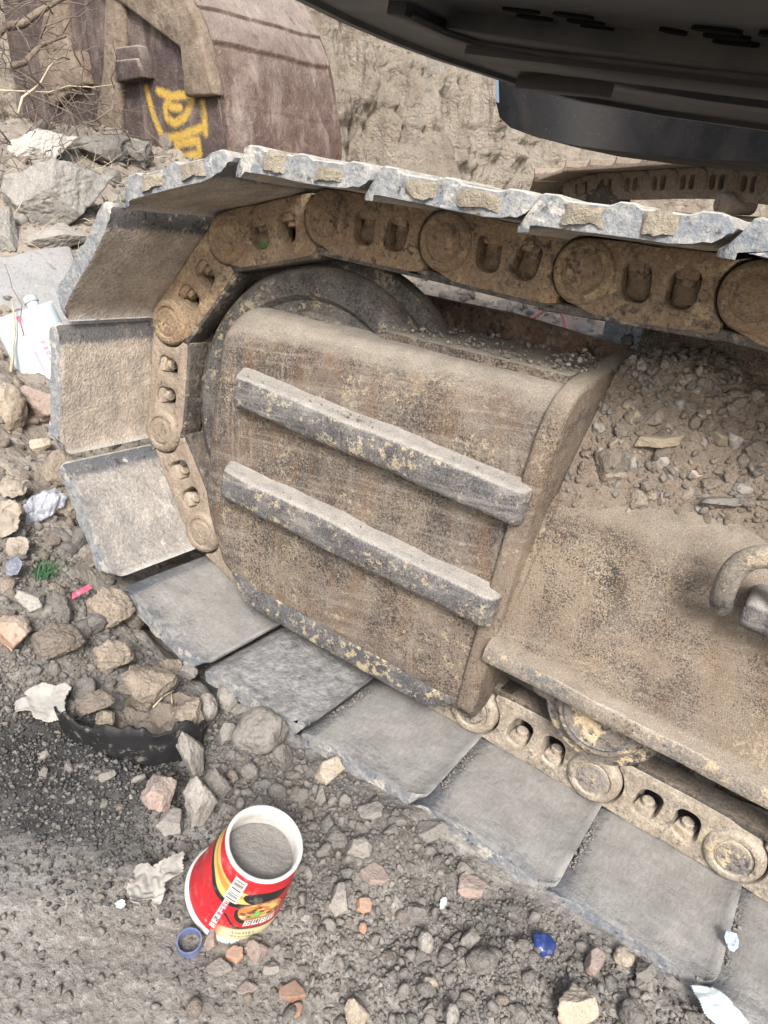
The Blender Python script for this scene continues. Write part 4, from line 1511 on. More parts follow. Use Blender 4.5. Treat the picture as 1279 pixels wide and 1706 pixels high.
HAND = [
    # u, v, w, h, kind, mat, ang, label
    (82, 325, 235, 165, 'boulder', 'concrete', 18, 'large broken concrete boulder behind the raised track shoes, left of the graffitied bucket'),
    (60, 250, 150, 90, 'boulder', 'concrete', 20, 'grey concrete lump just above the large broken concrete boulder'),
    (5, 385, 62, 110, 'boulder', 'concrete', 0, 'pale upright boulder left of the grey rubble block'),
    (100, 395, 120, 60, 'boulder', 'stone_grey', 14, 'grey rubble block below the large concrete boulder'),
    (170, 250, 130, 75, 'clod', 'clod_grey', 0, 'brown earth lump at the foot of the bucket, left of the yellow marks'),
    (225, 255, 70, 60, 'clod', 'clod_grey', 0, 'squarish earth clod touching the bucket under its yellow marks'),
    (450, 245, 110, 75, 'angular', 'clod_grey', 0, 'pointed grey spoil lump against the back of the bucket'),
    (505, 240, 80, 60, 'angular', 'clod_grey', 0, 'grey spoil lump at the right foot of the bucket'),
    (15, 682, 60, 95, 'round', 'stone_tan', 0, 'brown rounded stone left of the reddish stone under the canister'),
    (75, 682, 100, 78, 'angular', 'stone_pink', -8, 'reddish stone lying right under the white printed canister'),
    (70, 741, 40, 38, 'angular', 'stone_tan', 0, 'small pale tan stone below the reddish stone'),
    (115, 842, 56, 80, 'clod', 'clod_tan', 0, 'tan earth clod tucked behind the lowest upright track shoe'),
    (104, 785, 62, 62, 'clod', 'clod_tan', 0, 'orange tan clod beside the corner of the lower upright shoe'),
    (55, 1008, 52, 62, 'angular', 'concrete', 0, 'whitish rough concrete lump below the green grass tuft'),
    (98, 1012, 58, 56, 'clod', 'clod_grey', 0, 'grey crumbly lump right of the whitish concrete lump'),
    (18, 1052, 82, 100, 'angular', 'plaster', 12, 'orange and white plaster chunk left of the rounded brown clod'),
    (95, 1072, 78, 66, 'clod', 'clod_brown', 0, 'rounded brown clod right of the orange plaster chunk'),
    (92, 1062, 40, 46, 'slab', 'brick', 80, 'orange brick fragment stuck in the rounded brown clod'),
    (182, 1020, 72, 84, 'clod', 'clod_tan', 0, 'tall tan clod beside the corner of the first flat shoe'),
    (222, 1028, 52, 50, 'clod', 'clod_brown', 0, 'brown clod in the shade under the first flat shoe'),
    (186, 1096, 62, 58, 'clod', 'clod_tan', 0, 'round tan clod above the black tub'),
    (218, 1098, 28, 30, 'angular', 'stone_grey', 20, 'pale sharp stone right of the round tan clod'),
    (243, 1138, 112, 74, 'clod', 'clod_tan', -28, 'big tan clod heaped on the back of the black tub'),
    (285, 1112, 48, 44, 'clod', 'clod_tan', 0, 'tan clod at the upper end of the heap on the black tub'),
    (155, 1172, 66, 34, 'clod', 'clod_brown', 12, 'ochre brown clod inside the left half of the black tub'),
    (312, 1188, 62, 60, 'clod', 'clod_tan', 0, 'reddish tan clod inside the right end of the black tub'),
    (178, 1196, 40, 26, 'clod', 'clod_tan', 0, 'small tan crumb lump in the middle of the black tub'),
    (310, 1120, 44, 42, 'angular', 'stone_grey', 0, 'grey tan stone under the corner of the first flat shoe'),
    (344, 1182, 38, 62, 'round', 'stone_grey', -8, 'upright grey stone just right of the black tub'),
    (378, 1166, 40, 56, 'round', 'stone_grey', 10, 'oval grey stone under the dark cracked shoe'),
    (432, 1222, 96, 84, 'round', 'stone_grey', 0, 'big rounded grey boulder in front of the dark cracked shoe'),
    (412, 1180, 60, 30, 'angular', 'stone_grey', 0, 'flat grey stone above the big rounded boulder'),
    (376, 1222, 38, 40, 'angular', 'stone_dark', 0, 'dark stone left of the big rounded boulder'),
    (322, 1258, 40, 112, 'angular', 'stone_grey', 24, 'long leaning grey rock slab at the right end of the black tub'),
    (262, 1322, 86, 82, 'angular', 'stone_pink', 0, 'pinkish jagged rock below the black tub'),
    (334, 1338, 60, 86, 'angular', 'stone_grey', 0, 'grey block standing left of the noodle cup top'),
    (362, 1312, 52, 60, 'angular', 'stone_grey', 0, 'grey stone leaning behind the upright grey block'),
    (288, 1374, 70, 46, 'angular', 'stone_grey', -22, 'wedge shaped rock left of the noodle cup'),
    (181, 1292, 34, 28, 'angular', 'stone_grey', 0, 'olive grey stone on the burnt patch below the tub'),
    (312, 1414, 34, 32, 'angular', 'stone_dark', 0, 'small dark stone touching the noodle cup'),
    (391, 1591, 34, 28, 'slab', 'brick', 0, 'orange brick chip just below the noodle cup rim'),
    (428, 1584, 42, 34, 'angular', 'stone_pink', 0, 'pink brown brick lump right of the orange chip at the cup'),
    (352, 1568, 32, 42, 'angular', 'stone_pink', 0, 'pale pink stone between the cup rim and the blue ring'),
    (489, 1652, 52, 38, 'slab', 'brick', 8, 'angular brick shard alone on the bare ground below the cup'),
    (491, 1684, 32, 26, 'slab', 'brick', 0, 'small brick shard under the angular one'),
    (412, 1646, 38, 24, 'slab', 'stone_pink', 0, 'brown tile chip half sunk in the bare ground'),
    (366, 1612, 46, 36, 'slab', 'stone_grey', 0, 'flat grey stone below the blue ring'),
    (454, 1616, 32, 30, 'angular', 'stone_grey', 0, 'small grey stone right below the pink brick lump'),
    (567, 1503, 52, 62, 'angular', 'stone_grey', -10, 'grey wedge stone right of the noodle cup'),
    (608, 1508, 32, 34, 'slab', 'brick', -40, 'orange brick sliver beside the grey wedge stone'),
    (604, 1546, 14, 24, 'round', 'brick', 0, 'tiny reddish pebble below the orange brick sliver'),
    (784, 1480, 62, 44, 'angular', 'stone_pink', 0, 'blocky pinkish tan stone below the torn shoe corner'),
    (776, 1452, 34, 28, 'angular', 'stone_grey', 0, 'greenish grey stone on top of the blocky tan stone'),
    (626, 1456, 60, 30, 'slab', 'stone_pink', -10, 'flat pink slab lying in the dust below the third flat shoe'),
    (696, 1524, 54, 34, 'clod', 'clod_grey', 0, 'grey soil lump in the pebbles left of the blue cap'),
    (709, 1572, 28, 52, 'round', 'stone_grey', 8, 'upright oval pebble among the gravel left of the blue cap'),
    (786, 1562, 56, 36, 'angular', 'stone_grey', 25, 'pointed greenish pebble left of the blue cap'),
    (802, 1600, 56, 40, 'round', 'clod_grey', 0, 'round soil lump below the pointed pebble'),
    (712, 1636, 38, 30, 'angular', 'stone_tan', 0, 'single tan pebble on the bare ground below the upright oval pebble'),
    (992, 1600, 34, 66, 'slab', 'stone_pink', -24, 'long pinkish stone between the blue cap and the track'),
    (1038, 1594, 38, 34, 'round', 'stone_tan', 0, 'oval tan pebble tucked under the last full shoe'),
    (1078, 1622, 48, 44, 'angular', 'stone_dark', 20, 'dark stone with an ochre end under the last full shoe'),
    (966, 1684, 82, 92, 'angular', 'stone_tan', 0, 'big yellow tan rock on the bare ground in front of the last full shoe'),
    (1052, 1690, 46, 56, 'round', 'clod_grey', 0, 'soft soil lump right of the big yellow tan rock'),
    (594, 1692, 46, 54, 'angular', 'stone_tan', 0, 'buff rock on the bare ground below the flat pink slab'),
    (752, 1692, 24, 46, 'round', 'stone_grey', 0, 'grey oblong stone right of the buff rock on the bare ground'),
    (545, 1284, 64, 34, 'angular', 'stone_tan', 14, 'tan stone near the edge of the third flat shoe'),
    (718, 1388, 88, 34, 'angular', 'stone_grey', 12, 'long grey stone pushed up by the fourth flat shoe'),
    (618, 1352, 74, 24, 'angular', 'stone_grey', 12, 'low grey stone right of the noodle cup'),
    (594, 1412, 56, 56, 'angular', 'stone_grey', 0, 'dusty grey stone half buried right of the noodle cup top'),
    (536, 1328, 28, 42, 'angular', 'stone_grey', 0, 'narrow grey stone up from the noodle cup'),
    (470, 1268, 48, 60, 'clod', 'clod_grey', 0, 'soft grey clod below the big rounded boulder'),
    (420, 1288, 40, 36, 'clod', 'clod_grey', 0, 'small grey clod above the noodle cup'),
    (436, 1340, 34, 26, 'clod', 'clod_grey', 0, 'dark crumb of soil right above the noodle cup'),
    (1142, 1140, 1, 1, None, None, 0, ''),
]
for (u, v, w, h, kind, mat, ang, label) in HAND:
    if not kind: continue
    cat = 'brick' if mat == 'brick' else ('clod' if kind == 'clod' else ('concrete' if 'concrete' in label else 'stone'))
    nm = {'brick': 'brick_fragment', 'clod': 'soil_clod', 'concrete': 'concrete_lump', 'stone': 'stone'}[cat]
    if cat == 'clod': w, h = w * 1.12, h * 1.12
    place_rock(u, v, w, h, kind, mat, nm, label, cat, ang=ang, depth=(ground_hit(u, v + .28 * h)[1] - .035) if 'black tub' in label and 1120 < v < 1215 and u < 330 else None)

# pale concrete slab on the left
sp, sd_ = ground_hit(60, 560)
slab = bevel_mesh(box(-.15, .15, -.15, .15, -.04, .04), .012, 2)
bm = bmesh.new(); bm.from_mesh(slab)
bmesh.ops.subdivide_edges(bm, edges=bm.edges[:], cuts=5, use_grid_fill=True)
for vv in bm.verts:
    q_ = np.array(vv.co)
    vv.co += Vector(vv.normal) * float(.010 * fbm((q_ * 14)[None], 3, 3)[0] + .004 * fbm((q_ * 50)[None], 2, 8)[0])
bm.to_mesh(slab); bm.free()
so = link('concrete_slab', slab, 'concrete_pale', smooth=45)
so.location = pxd(45, 520, 1.93)
so.rotation_euler = (math.radians(48), math.radians(-8), math.radians(62))
tag(so, 'flat pale grey concrete slab leaning behind the white printed canister', 'slab')

CUTS = (' below', ' beside', ' left', ' right', ' under', ' on ', ' at ', ' behind', ' in ', ' tucked', ' touching', ' cut', ' against', ' lying', ' stuck', ' heaped', ' inside', ' just', ' leaning', ' standing', ' between', ' among', ' half', ' alone', ' near', ' pushed', ' up ', ' above', ' with ')


def short(l):
    i = min([l.find(c) for c in CUTS if l.find(c) > 0] + [len(l)])
    return l[:i]


MARKS = [(h_[0], h_[1], short(h_[7])) for h_ in HAND if h_[4]]
_n = {}
for m_ in MARKS: _n[m_[2]] = _n.get(m_[2], 0) + 1
MARKS = [m_ for m_ in MARKS if _n[m_[2]] == 1]
MARKS += [(410, 1460, 'noodle cup'), (905, 1578, 'crushed blue cap'), (316, 1575, 'blue ring'), (262, 1475, 'paper wrapper'), (215, 1230, 'black tub'), (75, 945, 'grass tuft'), (60, 575, 'white canister'), (75, 860, 'plastic bag'), (72, 1178, 'torn paper flake'), (1190, 1685, 'white plastic shard'), (65, 500, 'pale concrete slab'), (930, 545, 'pink hose'), (1040, 570, 'grey metal fitting'), (138, 1005, 'red plastic chip')]
SEEN = set()


def own_label(u, v, size, a_, b_, mat, noun):
    f_ = (size - a_) / (b_ - a_)
    sz = 'tiny' if f_ < .08 else ('small' if f_ < .3 else ('middling' if f_ < .65 else 'bigger'))
    cl = {'clod_brown': 'brown', 'clod_grey': 'grey', 'clod_tan': 'tan', 'stone_grey': 'pale grey', 'stone_dark': 'dark grey', 'stone_tan': 'tan', 'char': 'black', 'concrete': 'whitish'}[mat]
    for (mu, mv, mn) in sorted(MARKS, key=lambda m_: (m_[0] - u) ** 2 + (m_[1] - v) ** 2):
        dx, dy = u - mu, v - mv
        dist = math.hypot(dx, dy)
        dr = ('right of' if dx > 0 else 'left of') if abs(dx) > abs(dy) else ('below' if dy > 0 else 'above')
        if abs(dx) > .45 * abs(dy) and abs(dy) > .45 * abs(dx):
            dr = ('below and ' if dy > 0 else 'above and ') + ('right of' if dx > 0 else 'left of')
        near_ = 'close ' if dist < 45 else ('' if dist < 90 else 'well ')
        l = f'{sz} {cl} {noun} {near_}{dr} the {mn}'
        if l not in SEEN and len(l.split()) <= 16:
            SEEN.add(l)
            return l
    return None


ZONES = [
    # u0, v0, u1, v1, n, smin, smax, kinds, mats, label, group, name, cat
    (0, 890, 340, 1190, 95, 20, 62, ('clod', 'clod', 'angular'), ('clod_brown', 'clod_grey', 'clod_grey'), 'loose brown soil clod in the rubble left of the flat shoes', 'soil clods in the rubble left of the flat shoes', 'soil_clod', 'clod'),
    (320, 1120, 520, 1350, 50, 16, 54, ('clod', 'angular', 'clod'), ('clod_grey', 'stone_dark', 'clod_grey'), 'grey lump in the rubble between the dark cracked shoe and the noodle cup', 'grey lumps between the dark shoe and the noodle cup', 'soil_clod', 'clod'),
    (480, 1230, 740, 1440, 44, 12, 46, ('clod', 'clod', 'angular'), ('clod_grey', 'clod_grey', 'stone_dark'), 'small grey crumb in the loose soil along the third flat shoe', 'grey crumbs along the third flat shoe', 'soil_clod', 'clod'),
    (600, 1420, 960, 1650, 60, 11, 30, ('angular', 'angular', 'clod'), ('stone_dark', 'stone_dark', 'clod_grey'), 'small pebble in the gravel strip around the blue cap', 'pebbles around the blue cap', 'pebble', 'pebble'),
    (920, 1560, 1150, 1706, 24, 11, 30, ('angular', 'angular', 'clod'), ('stone_grey', 'stone_dark', 'clod_grey'), 'small pebble in the soil beside the last full shoe', 'pebbles beside the last full shoe', 'pebble', 'pebble'),
    (300, 1510, 640, 1706, 26, 9, 20, ('angular', 'angular'), ('stone_grey', 'stone_dark'), 'little grey pebble on the bare ground below the noodle cup', 'pebbles below the noodle cup', 'pebble', 'pebble'),
    (60, 1220, 330, 1400, 34, 10, 30, ('angular', 'slab'), ('char', 'stone_dark'), 'charred black fragment on the burnt patch under the tub', 'charred fragments on the burnt patch', 'charred_fragment', 'charcoal'),
    (0, 650, 120, 930, 30, 18, 46, ('clod', 'angular'), ('clod_tan', 'clod_brown'), 'tan earth lump on the slope left of the upright shoes', 'earth lumps on the slope left of the upright shoes', 'soil_clod', 'clod'),
    (0, 190, 330, 470, 38, 22, 56, ('clod', 'angular', 'clod'), ('clod_grey', 'stone_grey', 'clod_brown'), 'rubble lump on the slope between the raised shoes and the bucket', 'rubble lumps on the slope below the bucket', 'rubble_lump', 'rubble'),
    (820, 480, 1060, 560, 22, 14, 40, ('angular', 'slab'), ('concrete', 'stone_grey'), 'pale rubble piece seen through the gap under the top chain', 'rubble seen under the top chain', 'rubble_lump', 'rubble'),
]
for (u0, v0, u1, v1, n, a_, b_, kinds, mats, label, grp, nm, cat) in ZONES:
    for i in range(n):
        u = rng.uniform(u0, u1); v = rng.uniform(v0, v1)
        p, d = ground_hit(u, v)
        pt = TILT.T @ (p - OFF)
        if -.30 < pt[0] < 1.4 and -.20 < pt[1] < .40: continue      # under the track
        if nm != 'charred_fragment' and 115 < u < 320 and 1205 < v < 1290: continue
        if 345 < u < 500 and 1360 < v < 1560: continue
        s_ = a_ * (b_ / a_) ** (rng.uniform() ** 1.6)
        q = rng.integers(0, len(kinds))
        label_ = own_label(u, v, s_, a_, b_, mats[q], {'soil_clod': 'clod', 'pebble': 'pebble', 'charred_fragment': 'charred fragment', 'rubble_lump': 'rubble lump'}[nm]) or label
        place_rock(u, v, s_ * rng.uniform(.85, 1.2), s_ * rng.uniform(.65, 1.0), kinds[q], mats[q], nm, label_, cat, grp, rng.uniform(-30, 30), depth=d, small=True)


# gravel and crumbs: far too many to count
def scatter(name, n, sampler, smin, smax, sub, mats, label, cat, flat=.7, power=2.5, tr=None):
    V0, F0 = ICO[sub]
    F0 = np.array(F0)
    T = []
    for k in range(10):
        r_ = np.random.default_rng(k + 500)
        nn = r_.normal(size=(9, 3)); nn /= np.linalg.norm(nn, axis=1)[:, None]
        d = V0 @ nn.T
        rad = np.min(np.where(d > .05, r_.uniform(.35, 1, 9) / np.maximum(d, .05), 9), axis=1)
        T.append(V0 * np.minimum(rad, 1.2)[:, None])
    pts = sampler(n)
    n = len(pts)
    sz = smin * (smax / smin) ** (rng.uniform(size=n) ** power)
    allV = np.zeros((n, len(V0), 3)); 
    for i in range(n):
        q = rng.normal(size=4); q /= np.linalg.norm(q)
        w_, x_, y_, z_ = q
        Rm = np.array([[1 - 2 * (y_ * y_ + z_ * z_), 2 * (x_ * y_ - z_ * w_), 2 * (x_ * z_ + y_ * w_)], [2 * (x_ * y_ + z_ * w_), 1 - 2 * (x_ * x_ + z_ * z_), 2 * (y_ * z_ - x_ * w_)], [2 * (x_ * z_ - y_ * w_), 2 * (y_ * z_ + x_ * w_), 1 - 2 * (x_ * x_ + y_ * y_)]])
        P_ = (T[i % 10] * np.array([1, rng.uniform(.6, 1), rng.uniform(.5, .9)])) @ Rm.T * sz[i]
        P_[:, 2] *= flat + .2
        allV[i] = P_ + pts[i] + np.array([0, 0, sz[i] * .2])
    F = (F0[None] + (np.arange(n) * len(V0))[:, None, None]).reshape(-1, 3)
    me = bpy.data.meshes.new(name)
    V = allV.reshape(-1, 3)
    me.vertices.add(len(V)); me.vertices.foreach_set('co', V.ravel())
    me.loops.add(F.size); me.loops.foreach_set('vertex_index', F.ravel())
    me.polygons.add(len(F)); me.polygons.foreach_set('loop_start', np.arange(0, F.size, 3))
    mi = np.repeat(rng.integers(0, len(mats), n), len(F0))
    for m in mats: me.materials.append(MATS[m])
    me.polygons.foreach_set('material_index', mi)
    me.update(calc_edges=True)
    me.validate()
    o = bpy.data.objects.new(name, me); COL.objects.link(o)
    if tr is not None: o.matrix_world = tr
    tag(o, label, cat, kind='stuff')
    return o


def samp_ground(x0, x1, y0, y1, dens):
    def f(n):
        out = []
        got = 0
        while got < n:
            x = rng.uniform(x0, x1, 4 * n); y = rng.uniform(y0, y1, 4 * n)
            k = rng.uniform(size=4 * n) < dens(x, y)
            wp = np.stack([x, y, np.full_like(x, -.37)], -1)[k] @ TILT.T + OFF
            z = ghv(wp[:, 0], wp[:, 1])
            wp[:, 2] = z
            out.append(wp); got += len(wp)
        return np.concatenate(out)[:n]
    return f


BURN = [tuple((TILT.T @ (ground_hit(u, v)[0] - OFF))[:2]) for u, v in ((150, 1300), (60, 1260), (240, 1262), (210, 1340))]


def dens_near(x, y):
    edge = np.exp(-((y + .30) / .12) ** 2) * sstep(-.05, .2, x)
    left = sstep(.3, -.1, x) * sstep(-.65, -.4, y)
    cl = .5 + .5 * fbm(np.stack([x * 7, y * 7, x * 0], -1), 3, 33)
    und = (y > -.18) & (x > -.3)
    bd = np.full(x.shape, 9.0)
    for bx_, by_ in BURN: bd = np.minimum(bd, np.hypot(x - bx_, y - by_))
    return np.where(und, 0, np.clip((.07 + edge * .9 + left * .75) * (.10 + 1.5 * cl), 0, 1) * (.12 + .88 * sstep(.05, .14, bd)))


def dens_burn(x, y):
    bd = np.full(x.shape, 9.0)
    for bx_, by_ in BURN: bd = np.minimum(bd, np.hypot(x - bx_, y - by_))
    return np.exp(-(bd / .085) ** 2) * (y < -.2)


scatter('gravel', 52000, samp_ground(-.9, 1.1, -.8, -.12, dens_near), .0012, .0058, 1, ('stone_grey', 'clod_grey', 'stone_dark', 'clod_grey', 'clod_grey', 'stone_dark'), 'fine grey gravel and crumbs strewn over the ground in front of the track', 'gravel', power=1.8)
scatter('coarse_gravel', 2200, samp_ground(-.9, 1.1, -.8, -.12, dens_near), .005, .0115, 2, ('stone_dark', 'clod_grey', 'clod_brown', 'stone_dark', 'clod_grey'), 'coarse grey gravel and soil crumbs along the track edge', 'gravel', power=1.6)
scatter('slope_rubble', 4500, samp_ground(-2.2, -.15, -.5, 1.6, lambda x, y: np.full_like(x, .6)), .004, .024, 2, ('clod_tan', 'clod_brown', 'clod_grey', 'stone_grey'), 'loose earth crumbs on the slope left of the track', 'rubble', power=2.0)
scatter('far_rubble', 1500, samp_ground(-.2, 1.6, .5, 2.6, lambda x, y: np.full_like(x, .6)), .006, .035, 2, ('concrete', 'stone_grey', 'clod_grey', 'concrete_pale'), 'pale broken rubble on the ground between the two machines', 'rubble', power=2.2)


scatter('char_crumbs', 7000, samp_ground(-.5, .6, -.8, -.2, dens_burn), .0009, .0055, 1, ('char', 'char', 'stone_dark', 'char'), 'black charred crumbs and ash on the burnt patch below the tub', 'charcoal', power=1.8)


# spoil heap on the shelf of the track frame
FZ = np.array([(-.030, -.06), (-.014, .0), (.004, .05), (.03, .075), (.08, .10), (.14, .12), (.186, .13)])


def heap_h(x, y):
    p = np.stack([x, y, x * 0], -1)
    fz = np.interp(y, FZ[:, 0], FZ[:, 1])
    nz_ = .014 * fbm(p * 16, 3, 81)
    yb = .004 + .040 * sstep(.46, .62, x) + 1.2 * nz_
    th_ = .066 * sstep(yb - .012, yb + .10, y) + .022 * sstep(yb - .005, yb + .03, y) + .045 * np.exp(-((x - .50) / .10) ** 2) * sstep(.03, .12, y)
    am = sstep(yb - .015, yb + .03, y)
    return fz + th_ + (.010 * fbm(p * 42, 3, 82, .5, True) + .004 * fbm(p * 110, 2, 83) + .5 * nz_) * am - .010 + .004 * am


hx = np.linspace(.418, 1.2, 300); hy = np.linspace(-.03, .187, 100)
HX, HY = np.meshgrid(hx, hy, indexing='ij')
hme = grid_mesh('spoil_heap', np.stack([HX, HY, heap_h(HX, HY)], -1))
shade(hme, 180)
EXM = Matrix.Identity(4)
for i in range(3):
    for j in range(3): EXM[i][j] = TILT[i][j]
    EXM[i][3] = OFF[i]
ho = link('spoil_heap', hme, 'soil_heap')
ho.matrix_world = EXM
tag(ho, 'heap of dark crumbly soil lying on the sloping track frame', 'soil', kind='stuff')


def heap_hit(u, v):
    r = CAM_R.T @ np.array([(u - 639.5) / FPX, (v - 853) / FPX, 1.0])
    for t in np.arange(.5, 1.6, .004):
        p = CAM_C + r * t
        if p[1] > -.02 and p[2] < float(heap_h(np.array([p[0]]), np.array([p[1]]))[0]):
            return p, t
    return CAM_C + r, 1.0


for (u, v, w, h, kind, mat, ang, label) in (
        (1100, 731, 90, 42, 'slab', 'flake', 4, 'flaky layered yellowish stone on the spoil heap'),
        (1202, 728, 58, 52, 'slab', 'flake', -24, 'tilted flaky ochre stone on the right of the spoil heap'),
        (1060, 694, 36, 36, 'angular', 'flake', 0, 'yellow brown stone at the top of the spoil heap by the gusset'),
        (1094, 697, 36, 32, 'angular', 'stone_pink', -10, 'smooth brown stone beside the yellow brown one on the spoil heap'),
        (1016, 775, 72, 86, 'clod', 'clod_grey', -20, 'large crumbly clod at the left end of the spoil heap'),
        (1098, 768, 36, 44, 'angular', 'stone_grey', 0, 'grey stone below the flaky layered stone on the heap'),
        (1120, 790, 20, 28, 'round', 'stone_grey', -10, 'small oval grey pebble right of the grey heap stone'),
        (1040, 716, 44, 40, 'clod', 'clod_grey', 0, 'pale grey clod left of the flaky layered stone'),
        (995, 718, 24, 34, 'angular', 'stone_grey', 0, 'upright grey stone leaning on the gusset plate'),
        (1174, 690, 26, 22, 'round', 'stone_tan', 0, 'pale rounded pebble high on the spoil heap'),
        (1258, 664, 30, 34, 'round', 'clod_tan', -20, 'orange brown lump at the upper right of the heap'),
        (1232, 670, 22, 16, 'angular', 'stone_tan', 0, 'small yellow stone left of the orange brown lump'),
        (1262, 762, 60, 60, 'clod', 'clod_grey', 0, 'round grey clod at the right edge of the heap'),
        (1184, 806, 40, 44, 'clod', 'clod_grey', 0, 'grey clod in the lower middle of the heap'),
        (1080, 808, 34, 38, 'clod', 'clod_grey', 0, 'grey clod low on the left of the heap'),
        (1200, 836, 110, 24, 'angular', 'stone_grey', 6, 'long flat grey stone along the lower edge of the heap'),
        (1102, 832, 20, 26, 'angular', 'stone_pink', 0, 'small pinkish stone at the lower edge of the heap'),
        (1156, 792, 26, 22, 'angular', 'stone_pink', 0, 'small brown stone in the middle of the heap'),
        (1236, 815, 36, 26, 'round', 'stone_grey', 0, 'oval grey stone right above the long flat stone'),
        (1172, 735, 18, 26, 'angular', 'stone_pink', 30, 'pale pink chip left of the tilted ochre stone')):
    cat = 'clod' if kind == 'clod' else 'stone'
    if mat == 'clod_grey': mat = 'clod_brown'
    place_rock(u, v, w, h, kind, mat, 'soil_clod' if cat == 'clod' else 'stone', label, cat, ang=ang, hit=heap_hit)


MARKS_G = MARKS
MARKS = [(1100, 731, 'flaky layered stone on the heap'), (1202, 728, 'tilted ochre stone on the heap'), (1060, 694, 'yellow brown stone on the heap'), (1016, 775, 'large crumbly clod on the heap'), (1098, 768, 'grey heap stone'), (1258, 664, 'orange brown lump on the heap'), (1262, 762, 'round grey clod on the heap'), (1200, 836, 'long flat stone on the heap'), (1040, 716, 'pale grey clod on the heap'), (1184, 806, 'lower middle clod of the heap')]
for i in range(90):
    u, v = rng.uniform(960, 1279), rng.uniform(600, 850)
    p, d = heap_hit(u, v)
    if p[1] < .03 or p[1] > .18 or p[0] < .43: continue
    s_ = 13 * (46 / 13) ** (rng.uniform() ** 1.5)
    q = rng.integers(0, 4)
    mt = ('clod_brown', 'clod_tan', 'stone_grey', 'clod_brown')[q]
    l_ = own_label(u, v, s_, 13, 46, mt, 'lump')
    if l_ is None: continue
    place_rock(u, v, s_ * rng.uniform(.9, 1.3), s_ * rng.uniform(.7, 1.0), ('clod', 'clod', 'angular', 'clod')[q], mt, 'soil_clod' if q != 2 else 'stone', l_, 'clod' if q != 2 else 'stone', 'lumps on the spoil heap', rng.uniform(-30, 30), depth=d, small=True)


def samp_heap(n):
    x = rng.uniform(.42, 1.0, 3 * n); y = rng.uniform(-.005, .18, 3 * n)
    k = (y > .010 + .045 * sstep(.46, .62, x) + .012 * rng.normal(size=3 * n))
    x, y = x[k][:n], y[k][:n]
    return np.stack([x, y, heap_h(x, y)], -1)


def samp_deck(n):
    x = rng.uniform(.11, .40, n); y = .012 + .12 * rng.uniform(size=n) ** 1.2
    m = rng.uniform(size=n) < np.where(x > .33, .95, .35)
    x, y = x[m], y[m]
    k = rng.uniform(size=len(x)) < .45
    y = np.where((x > .31) & k, .07 + .02 * rng.normal(size=len(x)), y)
    x = np.where((x > .31) & k, .375 + .015 * rng.normal(size=len(x)), x)
    z = .186 + .076 * (x - .11) + .045 * (y - .012) + np.where((x > .31) & k, .012 * np.exp(-((x - .375) / .02) ** 2 - ((y - .07) / .03) ** 2) * rng.uniform(0, 1.6, len(x)), 0)
    return np.stack([x, y, z], -1)


def samp_rib(n):
    x = np.concatenate([.15 + .03 * rng.normal(size=n // 2), rng.uniform(-.05, .38, n - n // 2)])
    r_ = rng.uniform(size=n) < .75
    y = rng.uniform(-.078, -.056, n)
    return np.stack([x, y, np.where(r_, .076, -.073)], -1)


scatter('heap_crumbs', 4200, samp_heap, .0015, .0095, 2, ('clod_grey', 'soil_heap', 'stone_dark', 'soil_heap', 'clod_brown', 'soil_heap', 'clod_tan'), 'small crumbs and stones covering the spoil heap', 'soil', power=2.2, tr=EXM)
scatter('deck_crumbs', 1000, samp_deck, .001, .0065, 1, ('clod_grey', 'stone_grey', 'clod_tan'), 'grit and crumbs lying on top of the ribbed idler guard', 'soil', power=2.2, tr=EXM)
scatter('rib_crumbs', 150, samp_rib, .0008, .0032, 1, ('clod_grey', 'stone_grey'), 'grit lying along the two ribs of the idler guard', 'soil', power=2.2, tr=EXM)


def samp_joint(n):
    out = []
    for k in range(n):
        j = rng.integers(0, 4)
        x = .3971 + (j - 1) * PITCH + rng.normal() * .004 + .028
        out.append((x, rng.uniform(-.12, -.02), -.351 + .003 * rng.uniform()))
    return np.array(out)


scatter('joint_crumbs', 420, samp_joint, .0012, .0045, 1, ('clod_grey', 'stone_dark', 'stone_grey'), 'crumbs caught in the joints between the flat shoes', 'soil', power=1.6, tr=EXM)

# ---------------------------------------------------------------- litter
def vcol_mat(name, rough=0.45, dust=0.5, attr='print', spec=0.35):
    t = NT(name)
    a = t.n('Attribute', attribute_name=attr).outputs['Color']
    d = t.noise(60, 6, 0.75)
    d2 = t.noise(9, 4, 0.6)
    f = t.rng(t.math('ADD', t.math('MULTIPLY', d, 0.55), t.math('MULTIPLY', d2, 0.6)), 0.58, 0.85, 0, dust)
    col = t.mix(f, a, (0.42, 0.385, 0.345))
    MATS[name] = t.done(col, rough, t.bump(d, 0.12, 0.002), spec)


vcol_mat('printed_card', 0.5, 0.8)
vcol_mat('printed_plastic', 0.35, 0.25)


def set_print(me, cols):
    at_ = me.attributes.new('print', 'FLOAT_COLOR', 'POINT')
    c = np.ones((len(cols), 4), np.float32); c[:, :3] = cols
    at_.data.foreach_set('color', c.ravel())


